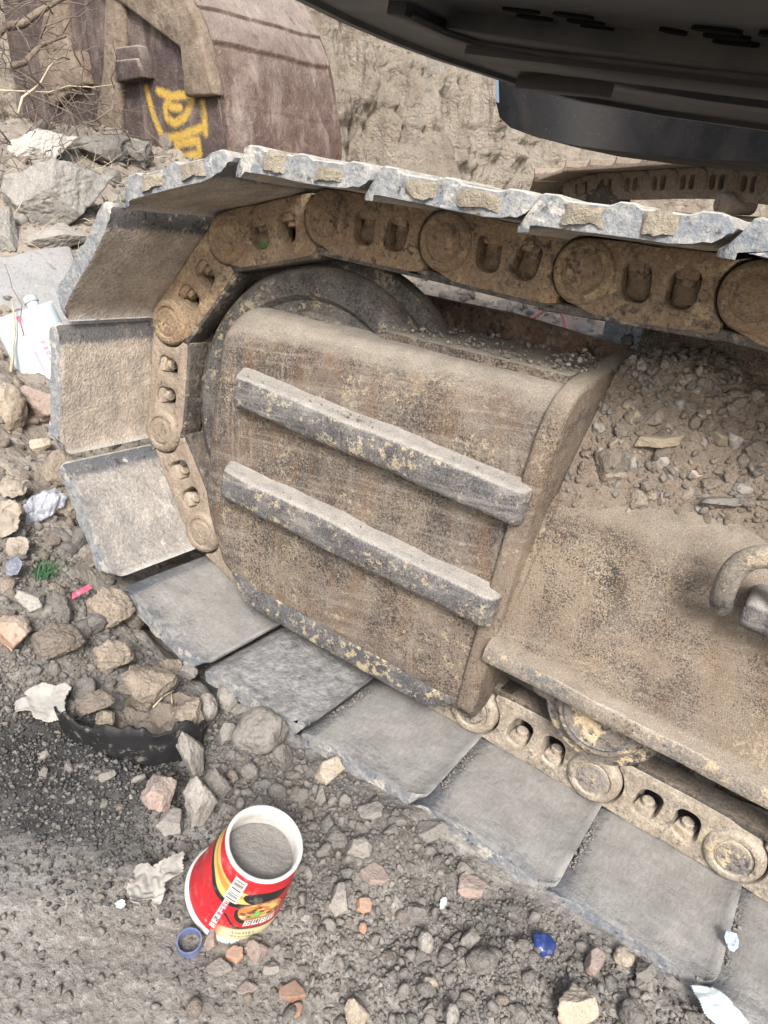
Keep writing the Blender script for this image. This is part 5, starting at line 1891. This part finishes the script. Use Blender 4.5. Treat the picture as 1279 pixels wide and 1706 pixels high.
plain('paper_white', (0.5, 0.49, 0.47), 0.7, 0.2, 0.08, 60, 0.2, dust=0.1)
plain('cup_white', (0.42, 0.41, 0.39), 0.6, 0.25, 0.1, 60, 0.2, dust=0.3)
plain('paper_dirty', (0.23, 0.222, 0.204), 0.8, 0.2, 0.2, 40, 0.4, dust=0.35)
plain('card_beige', (0.235, 0.2, 0.162), 0.85, 0.2, 0.2, 30, 0.4, dust=0.3)
plain('bag_film', (0.33, 0.345, 0.39), 0.3, 0.5, 0.1, 30, 0.2, trans=0.0, alpha=0.62)
plain('blue_plastic', (0.015, 0.03, 0.12), 0.3, 0.5, 0.35, 90, 0.2, dust=0.12)
plain('blue_ring', (0.10, 0.13, 0.24), 0.35, 0.5, 0.2, 60, 0.2, dust=0.15)
plain('blue_white', (0.26, 0.32, 0.44), 0.5, 0.4, 0.35, 200, 0.4)
plain('white_plastic', (0.33, 0.365, 0.375), 0.3, 0.5, 0.06, 30, 0.1)
plain('red_plastic', (0.55, 0.05, 0.10), 0.35, 0.5, 0.1, 40, 0.1)
plain('slate_film', (0.10, 0.11, 0.14), 0.5, 0.4, 0.2, 30, 0.3)
plain('grass', (0.045, 0.12, 0.05), 0.6, 0.3, 0.4, 30, 0.1)
plain('straw', (0.40, 0.34, 0.24), 0.85, 0.2, 0.3, 25, 0.3)
plain('twig', (0.13, 0.105, 0.085), 0.9, 0.2, 0.3, 25, 0.4)
plain('pink_hose', (0.55, 0.25, 0.23), 0.45, 0.4, 0.15, 30, 0.1, dust=0.15)

# noodle cup, upside down and leaning
CH, RB, RR = .108, .0400, .0535
rb_ = ray(441, 1404); rbu = rb_ / np.linalg.norm(rb_)
ax = .66 * (RW.T @ np.array([.527, -.854, 0])) - .75 * rbu
ax /= np.linalg.norm(ax)
_, dgr = ground_hit(378, 1520)
bc = pxd(441, 1404, .795)
e1 = -rbu - ax * (-rbu @ ax); e1 /= np.linalg.norm(e1)      # faces the camera
e2 = np.cross(ax, e1)
if e2 @ RW[0] < 0: e2 = -e2                                  # points right in the picture
crim = bc - ax * CH
croot = bpy.data.objects.new('noodle_cup', None)
COL.objects.link(croot)
croot.location = crim
tag(croot, 'red paper noodle cup lying upside down on the gravel, its base full of dust', 'noodle cup')
CT = Matrix.Translation(-Vector(crim))


def cp(h, r, th):
    return bc - ax * (h * CH) + (e1 * math.cos(th) + e2 * math.sin(th)) * r


def clathe(prof, n=72):
    P_ = np.zeros((n, len(prof), 3))
    for i in range(n):
        for j, (h, r) in enumerate(prof):
            P_[i, j] = cp(h, r, 2 * PI * i / n)
    me = grid_mesh('c', P_, True)
    bm = bmesh.new(); bm.from_mesh(me)
    bmesh.ops.remove_doubles(bm, verts=bm.verts, dist=1e-6)
    bmesh.ops.recalc_face_normals(bm, faces=bm.faces)
    bm.to_mesh(me); bm.free()
    return me


NA, NH = 460, 170
th = np.linspace(-PI, PI, NA, endpoint=False)
hh = np.linspace(.02, .975, NH)
PW = np.zeros((NA, NH, 3))
for i in range(NA):
    dr = e1 * math.cos(th[i]) + e2 * math.sin(th[i])
    rr_ = RB + (RR - RB) * hh + .0005 * np.sin(hh * 20 + th[i] * 3) - .0022 * math.exp(-((th[i] - .75) / .28) ** 2) * np.exp(-((hh - .62) / .2) ** 2) - .0015 * math.exp(-((th[i] + .7) / .2) ** 2) * np.exp(-((hh - .5) / .15) ** 2)
    PW[i] = bc - ax * (hh * CH)[:, None] + dr * rr_[:, None]
wall = grid_mesh('cup_wall', PW, True)
TH, HH = np.meshgrid(np.degrees(th), hh, indexing='ij')
RED = np.array([0.46, 0.02, 0.028]); YEL = np.array([0.58, 0.45, 0.13]); ORG = np.array([0.55, 0.22, 0.06]); BLK = np.array([0.02, 0.018, 0.018]); WHT = np.array([0.6, 0.595, 0.58]); CRM = np.array([0.6, 0.53, 0.30])
C_ = np.zeros((NA, NH, 3)) + RED


def put(mask, col):
    m = np.clip(mask, 0, 1)[..., None]
    C_[:] = C_ * (1 - m) + np.asarray(col) * m


def soft(d, w=.012):
    return 1 - sstep(-w, w, d)


# swooshes on the left of the barcode: black, yellow, orange bands under the base
for sgn in (-1,):
    c_lo = .34 + .16 * sstep(-75, -5, TH) - .06 * sstep(-5, 30, TH)
    c_up = .13 + .10 * sstep(-70, 10, TH)
    band = soft(HH - c_lo, .006) * soft(c_up - HH, .006) * (TH > -100) * (TH < 26)
    put(band, BLK)
    put(soft(HH - (c_lo - .075), .008) * soft(c_up - HH, .006) * (TH > -100) * (TH < 26), YEL)
    put(soft(HH - (c_lo - .15), .02) * soft(c_up + .02 - HH, .01) * (TH > -100) * (TH < 26), ORG)
    put(soft(np.abs(HH - (c_up + .035)) - .008, .004) * (TH > -100) * (TH < 26), YEL)
    put(soft(HH - (c_up), .004) * soft(.12 - HH, .01) * (TH > -110) * (TH < 30), RED)
# dark ellipse and the bowl of food on the right
el = lambda t0, h0, a, b: ((TH - t0) / a) ** 2 + ((HH - h0) / b) ** 2 - 1
put(soft(el(48, .28, 34, .10), .05), BLK)
put(soft(el(46, .53, 33, .20), .04), BLK)
put(soft(el(47, .51, 30, .165), .04), ORG * .8)
fo = np.random.default_rng(5)
for _ in range(60):
    t0, h0 = fo.uniform(22, 72), fo.uniform(.38, .62)
    if ((t0 - 47) / 27) ** 2 + ((h0 - .51) / .15) ** 2 < 1:
        put(soft(el(t0, h0, fo.uniform(2, 6), fo.uniform(.012, .035)), .25), [ORG, YEL, np.array([.25, .07, .03]), np.array([.62, .35, .2]), np.array([.1, .04, .03])][fo.integers(0, 5)])
for dt, dh in ((0, 0), (3, .03), (-3, .02), (2, -.03), (5, .0)):
    put(soft(el(41 + dt, .56 + dh, 2.6, .022), .3), (.10, .42, .06))
# thin black and pale curves
dc = np.abs(HH - (.62 + .16 * sstep(2, 26, TH)))
put(soft(dc - .016, .006) * (TH > 3) * (TH < 28), BLK)
# cream foot
put(sstep(.80 - .02 * np.sin(np.radians(TH * 2)), .83, HH) * sstep(-2, 16, TH) * (TH < 95), CRM)
put(soft(np.abs(HH - (.79 - .0 * TH)) - .012, .006) * sstep(14, 24, TH) * (TH < 95), BLK * 3)


def glyph_row(t0, t1, h0, h1, n, col, seed, under=None, vertical=False):
    """Characters as stroke grids; t runs right to left since the cup is upside down."""
    r_ = np.random.default_rng(seed)
    for k in range(n):
        if vertical:
            ha, hb = h0 + (h1 - h0) * k / n, h0 + (h1 - h0) * (k + .82) / n
            ta, tb = t0, t1
        else:
            ta, tb = t0 + (t1 - t0) * k / n, t0 + (t1 - t0) * (k + .82) / n
            ha, hb = h0, h1
        inb = (TH > ta) & (TH < tb) & (HH > ha) & (HH < hb)
        x = (TH - ta) / (tb - ta); y = (HH - ha) / (hb - ha)
        m = np.zeros_like(TH, bool)
        for s_ in r_.uniform(.08, .92, 3): m |= np.abs(x - s_) < .085
        for s_ in r_.uniform(.08, .92, 3): m |= np.abs(y - s_) < .085
        put((inb & m) * 1.0, col)


# big white characters below the bowl
put(((TH > 30) & (TH < 78) & (HH > .655) & (HH < .765)) * 0.0, WHT)
for k, t0 in enumerate((31, 42, 53, 64)):
    x = (TH - t0) / 9.5; y = (HH - .655) / .10
    inb = (x > 0) & (x < 1) & (y > 0) & (y < 1)
    m = (np.abs(y - .06) < .08) | (np.abs(x - .1) < .11) | (np.abs(x - .9) < .11) | (np.abs(y - .9) < .08) | ((np.abs(x - .5) < .1) & (y > .1)) | ((np.abs(y - .5) < .07) & (k % 2 == 0))
    put((inb & m) * 1.0, WHT)
glyph_row(22, 50, .845, .875, 7, np.array([.16, .14, .14]), 11)
glyph_row(18, 52, .893, .92, 8, np.array([.2, .17, .15]), 12)
# bar code with its strip of characters
put(((TH > -9) & (TH < 10) & (HH > .075) & (HH < .42)) * 1.0, WHT)
br = np.random.default_rng(3)
hpos = .10
while hpos < .39:
    wd = br.choice([.006, .009, .014])
    put(((TH > -6.5) & (TH < 7.5) & (HH > hpos) & (HH < hpos + wd)) * 1.0, BLK * 2)
    hpos += wd + br.choice([.007, .010, .014])
put(((TH > -5.5) & (TH < 1.5) & (HH > .43) & (HH < .83)) * 1.0, WHT)
glyph_row(-4.8, .8, .445, .70, 4, np.array([.65, .03, .10]), 21, vertical=True)
glyph_row(-4.8, .8, .72, .80, 2, np.array([.08, .05, .06]), 22, vertical=True)
glyph_row(-6, 2.0, .85, .92, 1, WHT, 23, vertical=True)
put(sstep(.93, 1.0, vnoise(np.stack([TH * .09, HH * 9, TH * 0], -1), 2)) * .5, WHT)
set_print(wall, C_.reshape(-1, 3) * .82)
shade(wall, 180)
link('cup_wall', wall, 'printed_card', croot, None, CT)
link('base_ring', clathe([(.025, RB + .0006), (.0, RB + .0012), (-.012, RB + .0004), (-.014, RB - .0014), (-.008, RB - .0030), (.13, RB - .0036), (.32, RB - .0030)]), 'cup_white', croot, 180, CT)
dm = []
nn_ = 40
for i in range(nn_):
    for j in range(16):
        r_ = (RB - .0038) * j / 15
        p = cp(.24, r_, 2 * PI * i / nn_)
        dm.append(p + ax * (.004 * fbm((p * 45)[None], 4, 4)[0] + .007 * (e2 @ (p - bc)) / RB))
dme = grid_mesh('dust_fill', np.array(dm).reshape(nn_, 16, 3), True)
mud('cup_dust', (0.27, 0.256, 0.238), 0.9, 160, 0.2)
link('dust_fill', dme, 'cup_dust', croot, 180, CT)
link('rim', clathe([(.965, RR - .0012), (.97, RR + .0008), (.985, RR + .0026), (1.0, RR + .0032), (1.015, RR + .0024), (1.02, RR), (1.0, RR - .0015), (.9, RR - .004)]), 'cup_white', croot, 180, CT)

LANDMARKS_EXTRA = []


def basis_at(u, v, ang=0, up_tilt=.5):
    """Axes for a thing lying on the slope: x right in the picture, z between up and the eye."""
    vd = -ray(u, v); vd /= np.linalg.norm(vd)
    z = UPW * (1 - up_tilt) + vd * up_tilt; z /= np.linalg.norm(z)
    x = RW[0] - z * (RW[0] @ z); x /= np.linalg.norm(x)
    y = np.cross(z, x)
    B = Matrix((Vector(x), Vector(y), Vector(z))).transposed()
    return B @ Matrix.Rotation(math.radians(-ang), 3, 'Z')


def put_px(o, u, v, d, B, lift=0.0):
    M = B.to_4x4(); M.translation = Vector(pxd(u, v, d) + UPW * lift)
    o.matrix_world = M
    return o


def sheet(name, outline, w, h, mat, fold=.15, seed=1, n=44, thick=.0012, cup=0.0, twist=0.0):
    """Crumpled sheet: outline in -1..1, cut from a fine folded grid, with real thickness."""
    g_ = np.linspace(-1, 1, n)
    A, B_ = np.meshgrid(g_, g_, indexing='ij')
    ins_ = inside(A, B_, np.array(outline))
    p = np.stack([A * 1.3, B_ * 1.3, A * 0 + seed], -1)
    z = fold * (fbm(p, 4, seed, .55, True) + .5 * vnoise(p * .8, seed + 3)) + cup * (A ** 2 + B_ ** 2) + twist * A * B_
    ox = .12 * fold * vnoise(p * 2 + 5, seed + 7); oy = .12 * fold * vnoise(p * 2 + 9, seed + 8)
    P_ = np.stack([(A + ox * 3) * w / 2, (B_ + oy * 3) * h / 2, z * (w + h) / 4], -1)
    id_ = np.arange(n * n).reshape(n, n)
    okk = ins_[:-1, :-1] & ins_[1:, 1:] & ins_[1:, :-1] & ins_[:-1, 1:]
    fs_ = np.stack([id_[:-1, :-1], id_[1:, :-1], id_[1:, 1:], id_[:-1, 1:]], -1)[okk]
    us = np.unique(fs_); rm2 = -np.ones(n * n, int); rm2[us] = np.arange(len(us))
    me = bpy.data.meshes.new(name)
    me.from_pydata(P_.reshape(-1, 3)[us].tolist(), [], rm2[fs_].tolist())
    shade(me, 180)
    o = link(name, me, mat)
    md = o.modifiers.new('thickness', 'SOLIDIFY'); md.thickness = thick
    return o


def poly_noise(n, seed, amp=.2):
    r_ = np.random.default_rng(seed)
    return [(math.cos(2 * PI * i / n) * (1 - amp * r_.uniform()), math.sin(2 * PI * i / n) * (1 - amp * r_.uniform())) for i in range(n)]


def litter_sheet(name, u, v, w, h, mat, label, cat, ang=0, tilt=.5, fold=.15, seed=1, outline=None, cup=0.0, lift=.006, depth=None, twist=0.0):
    d = depth or ground_hit(u, v + h * .3)[1]
    k = d / FPX
    o = sheet(name, outline or poly_noise(9, seed), w * k, h * k, mat, fold, seed, cup=cup, twist=twist)
    put_px(o, u, v, d, basis_at(u, v, ang, tilt), lift)
    tag(o, label, cat)
    return o


litter_sheet('paper_scrap', 262, 1478, 104, 88, 'paper_dirty', 'crumpled dirty white paper wrapper left of the noodle cup', 'paper', -20, .55, .42, 4, [(-1, -.5), (-.95, .1), (-.55, .75), (.1, .6), (.75, .95), (1, .5), (.75, .0), (.35, -.35), (-.1, -.95), (-.35, -.55), (-.6, -.95)], cup=.22, lift=.012)
litter_sheet('paper_scrap', 72, 1180, 90, 78, 'paper_dirty', 'torn grey white paper flake at the left end of the black tub', 'paper', 0, .6, .16, 9, [(-.9, -.1), (-.6, .2), (-.75, .4), (-.2, .9), (.3, .8), (.6, .95), (.95, .7), (.8, .1), (.95, -.6), (.4, -.9), (-.1, -.8), (-.3, -.5), (-.8, -.55)], lift=.012)
litter_sheet('white_plastic_piece', 1195, 1690, 100, 66, 'white_plastic', 'white plastic shard under the near edge of the last shoe', 'plastic', 22, .6, .10, 12, [(-1, .6), (-.3, .9), (.3, .6), (.9, -.1), (1, -.9), (.2, -1), (-.4, -.6), (-.75, .1)], cup=-.1, lift=.012)
litter_sheet('plastic_bag', 75, 862, 74, 92, 'bag_film', 'small clear plastic bag caught on the slope beside the lowest upright shoe', 'plastic bag', 12, .85, .40, 21, [(.2, .95), (.8, .7), (.95, .2), (.5, -.1), (.1, -.5), (-.35, -1), (-.55, -.6), (-.95, -.2), (-.8, .3), (-.3, .6)], cup=-.25, lift=.02)
litter_sheet('cardboard_scrap', 12, 880, 62, 70, 'card_beige', 'beige crumpled cardboard left of the clear plastic bag', 'cardboard', 10, .7, .3, 31, lift=.02)
litter_sheet('cardboard_scrap', 24, 828, 56, 46, 'card_beige', 'folded beige paper strip above the crumpled cardboard', 'cardboard', -35, .7, .35, 35, lift=.02)
litter_sheet('cardboard_scrap', 30, 920, 40, 46, 'card_beige', 'small curled brown cardboard beside the grass tuft', 'cardboard', 30, .7, .3, 38, lift=.012)
litter_sheet('plastic_flap', 26, 958, 30, 40, 'slate_film', 'dark slate coloured plastic flap left of the grass tuft', 'plastic', 10, .8, .15, 41, lift=.015)
litter_sheet('red_plastic_chip', 138, 1005, 36, 15, 'red_plastic', 'red plastic chip stuck between clods below the grass tuft', 'plastic', -32, .7, .08, 44, [(-1, -.8), (-.8, .4), (.9, 1), (1, -.2)], lift=.02)
litter_sheet('white_foam_bit', 201, 1510, 20, 16, 'white_plastic', 'tiny white foam bit left of the paper wrapper', 'foam', 0, .5, .2, 47, lift=.004)
litter_sheet('plastic_scrap', 1218, 1568, 26, 36, 'blue_white', 'small blue and white plastic scrap on the edge of the last full shoe', 'plastic', 8, .7, .12, 52, lift=.002, depth=.895)
litter_sheet('plastic_scrap', 738, 1510, 12, 26, 'white_plastic', 'tiny greenish white scrap in the gravel below the tan block', 'plastic', 20, .6, .2, 55, lift=.006)

# blue ring, blue cap
d = ground_hit(316, 1580)[1]; k = d / FPX
ring = revolve([(18.5 * k, 0), (20.5 * k, 0), (21 * k, 10 * k), (20.5 * k, 20 * k), (18.5 * k, 20 * k), (18 * k, 10 * k), (18.5 * k, 0)], 40, 'z')
ro = link('plastic_ring', ring, 'blue_ring', smooth=50)
put_px(ro, 316, 1575, d, basis_at(316, 1575, 0, .45), 0.0)
tag(ro, 'blue plastic bottle neck ring standing at the foot of the noodle cup', 'ring')
d = ground_hit(905, 1582)[1]; k = d / FPX
capm = revolve([(.0001, 14 * k), (12 * k, 14.5 * k), (17 * k, 12 * k), (19 * k, 7 * k), (20 * k, 0), (18.5 * k, -3 * k)], 28, 'z')
for v_ in capm.vertices:
    q_ = np.array(v_.co)
    v_.co *= 1 + .22 * float(vnoise((q_ / k * .09)[None], 8)[0])
co = link('crushed_cap', capm, 'blue_plastic', smooth=30)
put_px(co, 905, 1578, d, basis_at(905, 1578, 10, .5), .002)
tag(co, 'crushed dark blue plastic cap in the gravel near the track', 'cap')

# half buried black tub
TC, td = ground_hit(222, 1205)
tc = pxd(222, 1195, td - .02)
tk = td / FPX
nA, nB = 70, 9
P_ = np.zeros((nA, nB, 3))
Bt = basis_at(222, 1195, 4, .12)
bx_, by_, bz_ = [np.array(Bt.col[i]) for i in range(3)]
for i in range(nA):
    a = math.radians(-176 + 168 * i / (nA - 1))
    for j in range(nB):
        hgt = (-.055 + .092 * j / (nB - 1)) - .012 * abs(math.cos(a)) ** 3
        top = .010 * float(vnoise(np.array([[a * 3.1, 2.0, 5.0]]), 6)[0]) + .006 * float(vnoise(np.array([[a * 11.0, 1.0, 3.0]]), 7)[0])
        r_ = 1 + .10 * j / (nB - 1) + .02 * math.sin(a * 3)
        P_[i, j] = tc + bx_ * math.cos(a) * 114 * tk * r_ + by_ * math.sin(a) * 66 * tk * 1.1 * r_ + bz_ * (hgt + (top if j == nB - 1 else 0))
tubm = grid_mesh('tub', P_)
shade(tubm, 60)
tb = link('black_tub', tubm, 'tub')
md = tb.modifiers.new('thickness', 'SOLIDIFY'); md.thickness = .003
nT, nR = 60, 18
FP = np.zeros((nT, nR, 3))
for i in range(nT):
    a = 2 * PI * i / nT
    for j in range(nR):
        r_ = j / (nR - 1) * 1.02
        q_ = tc + bx_ * math.cos(a) * 114 * tk * r_ + by_ * math.sin(a) * 72 * tk * r_
        FP[i, j] = q_ + bz_ * (-.006 + .016 * math.sin(a) * r_ + .022 * float(fbm((q_ * 30)[None], 4, 14, .6, True)[0]))
fl_ = grid_mesh('soil_fill', FP, True); shade(fl_, 180)
link('soil_fill', fl_, 'clod_brown', tb, None)
tag(tb, 'half buried black plastic tub wall holding clods of soil', 'tub')

# white printed canister on the left slope
d = 1.76; k = d / FPX
n1, n2 = 110, 150
W_, H_ = 100 * k, 150 * k
A, B_ = np.meshgrid(np.linspace(-1, 1, n1), np.linspace(-1, 1, n2), indexing='ij')
sup = lambda a: np.sign(a) * np.abs(a)
edge_ = np.maximum(np.abs(A), np.abs(B_))
zc_ = .018 * (1 - np.clip(np.abs(A), 0, 1) ** 8) * (1 - np.clip(np.abs(B_), 0, 1) ** 10) + .004 * A - .006 * A ** 2
P_ = np.stack([A * W_ / 2, B_ * H_ / 2, zc_], -1)
rot = math.radians(-27)
can = grid_mesh('front', P_)
CC = np.zeros((n1, n2, 3)) + np.array([.50, .57, .585])
def cput(m, c): CC[m] = c
cput(B_ < -.82, (.66, .74, .40))
cput((A > -.30) & (A < -.18) & (B_ > -.55) & (B_ < -.28), (.72, .06, .13))
cput((A > -.30) & (A < -.18) & (B_ > -.28) & (B_ < .0), (.62, .05, .12))
cput((A > -.27) & (A < -.235) & (B_ > .0) & (B_ < .5), (.72, .10, .16))
cput((A > -.30) & (A < -.12) & (B_ > .5) & (B_ < .85), (.78, .16, .22))
cput((B_ > -.60) & (B_ < -.56) & (A > -.30), (.70, .08, .16))
cput((A > -.05) & (A < .5) & (B_ > -.5) & (B_ < .15), (.74, .60, .66))
for kk in range(5):
    h0 = -.46 + kk * .13
    m_ = (A > .05) & (A < .2) & (B_ > h0) & (B_ < h0 + .10) & ((np.abs((A - .05) / .15 - .25) < .12) | (np.abs((A - .05) / .15 - .75) < .12) | (np.abs((B_ - h0) / .1 - .5) < .14) | (np.abs((B_ - h0) / .1 - .9) < .1))
    cput(m_, (.6, .05, .14))
set_print(can, CC.reshape(-1, 3) * .64)
shade(can, 180)
kroot2 = bpy.data.objects.new('canister', None); COL.objects.link(kroot2)
BB = basis_at(62, 580, -27, .75)
put_px(kroot2, 70, 585, d, BB)
tag(kroot2, 'white plastic canister with red print wedged below the pale concrete slab', 'canister')
link('front', can, 'printed_plastic', kroot2, None)
link('body', bevel_mesh(box(-W_ * .497, W_ * .497, -H_ * .497, H_ * .497, -.075, .003), .012, 3), 'white_plastic', kroot2, 40)
link('neck', revolve([(.014, 0), (.014, .02), (.017, .022), (.017, .035), (.0001, .036)], 24, 'y', (W_ * .22, H_ * .49, -.035)), 'white_plastic', kroot2, 40)


# grass, straws, twigs
def blades(name, u, v, n, ln, spread, mat, label, d=None, up=None, wid=.0012):
    d = d or ground_hit(u, v)[1]
    o0 = pxd(u, v, d)
    r_ = np.random.default_rng(int(u))
    V, F = [], []
    for i in range(n):
        b = o0 + np.append(r_.normal(size=2) * spread * .35, 0)
        dir_ = np.append(r_.normal(size=2) * .45, 1.0); dir_ /= np.linalg.norm(dir_)
        side = np.cross(dir_, r_.normal(size=3)); side /= np.linalg.norm(side)
        L = ln * r_.uniform(.5, 1.1)
        droop = np.append(r_.normal(size=2) * .5, -.55)
        k0 = len(V)
        for s_ in (0, .33, .66, 1.0):
            c = b + dir_ * L * s_ + droop * L * .6 * s_ ** 2
            ww = wid * (1 - s_ * .85)
            V += [c + side * ww, c - side * ww]
        for q in range(3): F.append((k0 + 2 * q, k0 + 2 * q + 1, k0 + 2 * q + 3, k0 + 2 * q + 2))
    me = mesh(name, V, F, False)
    o = link(name, me, mat, smooth=None)
    tag(o, label, 'grass')
    return o


blades('grass_tuft', 74, 962, 90, .045, .028, 'grass', 'green grass tuft on the slope beside the lowest upright shoe')
gt = pxd(436, 412, 1.135)
blades('grass_sprig', 436, 412, 22, .020, .006, 'grass', 'small green sprig growing in the chain link window above the idler', d=1.118, wid=.0006)


def twigs(name, segs, mat, label, cat, kind=None, seed=3, r0=.0016):
    r_ = np.random.default_rng(seed)
    ms = []
    for (p0, p1, rr) in segs:
        p0 = np.array(p0); p1 = np.array(p1)
        L = np.linalg.norm(p1 - p0)
        k_ = 6
        pts = [p0 + (p1 - p0) * s_ + r_.normal(size=3) * L * .035 * math.sin(PI * s_) for s_ in np.linspace(0, 1, k_)]
        ms.append(tube(pts, rr, 5, radii=[rr * (1 - .6 * s_) for s_ in np.linspace(0, 1, k_)]))
    me = join(name, ms)
    shade(me, 180)
    o = link(name, me, mat)
    tag(o, label, cat, kind=kind)
    return o


r_ = np.random.default_rng(9)
segs = []
for i in range(230):
    u, v = r_.uniform(-60, 200), r_.uniform(-20, 330)
    if u > 120 and v < 140: continue
    d = 2.45 + r_.uniform(-.15, .35) if v < 240 else ground_hit(max(u, 0), v)[1] - r_.uniform(.02, .15)
    p0 = pxd(u, v, d)
    dr = r_.normal(size=3) * np.array([1, 1, .7]); dr /= np.linalg.norm(dr)
    segs.append((p0, p0 + dr * r_.uniform(.08, .34), r_.uniform(.0010, .0030)))
twigs('dry_brush', segs, 'twig', 'tangle of thin dry twigs over the slope beside the bucket', 'brushwood', 'stuff')
segs = []
for i in range(90):
    u, v = r_.uniform(0, 330), r_.uniform(250, 480)
    d = ground_hit(u, v)[1] - r_.uniform(.0, .05)
    p0 = pxd(u, v, d)
    dr = r_.normal(size=3); dr[2] = abs(dr[2]) * .7; dr /= np.linalg.norm(dr)
    segs.append((p0, p0 + dr * r_.uniform(.04, .16), r_.uniform(.0006, .0014)))
twigs('dry_straw', segs, 'straw', 'thin dry straws sticking out of the rubble behind the raised shoes', 'straw', 'stuff')
for (u0, v0, d0, u1, v1, d1, rr, mat, lab) in (
        (18, 620, 1.7, 20, 500, 1.72, .004, 'straw', 'pale dry stalk standing left of the white canister'),
        (40, 560, 1.66, 8, 440, 1.7, .0016, 'twig', 'thin dark twig leaning in front of the concrete slab'),
        (-20, 600, 1.7, 105, 690, 1.66, .0013, 'twig', 'thin dark twig crossing below the white canister'),
        (55, 1035, 1.2, 40, 970, 1.22, .0016, 'twig', 'short dark twig upright by the whitish concrete lump'),
        (0, 1042, 1.17, 150, 1050, 1.2, .0010, 'straw', 'long pale straw lying over the orange plaster chunk'),
        (30, 190, 2.5, 95, 98, 2.6, .0045, 'straw', 'pale bent branch in front of the bucket side'),
        (-10, 150, 2.5, 195, 140, 2.62, .0028, 'straw', 'long pale twig lying across the bucket side'),
        (-20, 70, 2.6, 110, -5, 2.75, .020, 'rim_dirt', 'thick pale root above the bucket side'),
        (20, 110, 2.6, 110, 60, 2.7, .012, 'rim_dirt', 'pale root just below the thick one at the bucket')):
    o = twigs('dry_twig', [(pxd(u0, v0, d0), pxd(u1, v1, d1), rr)], mat, lab, 'twig', seed=int(u0) + 50)
# fine roots on the heap in the tub
for (pts, lab) in (([(255, 1178), (272, 1160), (290, 1150)], 'thin pale root curling over the soil in the black tub'), ([(285, 1150), (288, 1190), (302, 1182)], 'second thin root at the right end of the black tub')):
    P3 = [pxd(u, v, ground_hit(u, v)[1] - .05) for u, v in pts]
    o = link('fine_root', tube(P3, .0012, 6), 'straw', smooth=180)
    tag(o, lab, 'root')

# pink hose and grey bracket seen through the gap under the top chain
hp = [pxd(u, v, 2.05) for u, v in ((880, 535), (905, 517), (930, 514), (940, 530), (944, 560), (950, 575))]
ho2 = link('hose', tube(hp, .006, 10), 'pink_hose', smooth=180)
tag(ho2, 'pink rubber hose seen through the gap under the top chain', 'hose')
br_ = bpy.data.objects.new('metal_bracket', None); COL.objects.link(br_)
bp = pxd(1045, 570, 1.85)
br_.location = bp
tag(br_, 'grey metal fitting behind the gusset under the top chain', 'fitting')
bm4 = basis_at(1045, 570, 10, .9).to_4x4()
link('plate', bevel_mesh(box(-.06, .05, -.012, .05, -.01, .01), .006), 'grey_metal', br_, 40, bm4)
link('collar', revolve([(.016, -.02), (.034, -.02), (.036, -.015), (.036, .015), (.034, .02), (.016, .02), (.016, -.02)], 32, 'z'), 'grey_metal', br_, 40, bm4)
link('tube', tube([(-.14, -.02, 0), (-.03, .01, 0)], .009, 12), 'grey_metal', br_, 40, bm4)
link('tube', tube([(0, .03, -.01), (-.01, .12, -.02)], .026, 16), 'grey_metal', br_, 40, bm4)
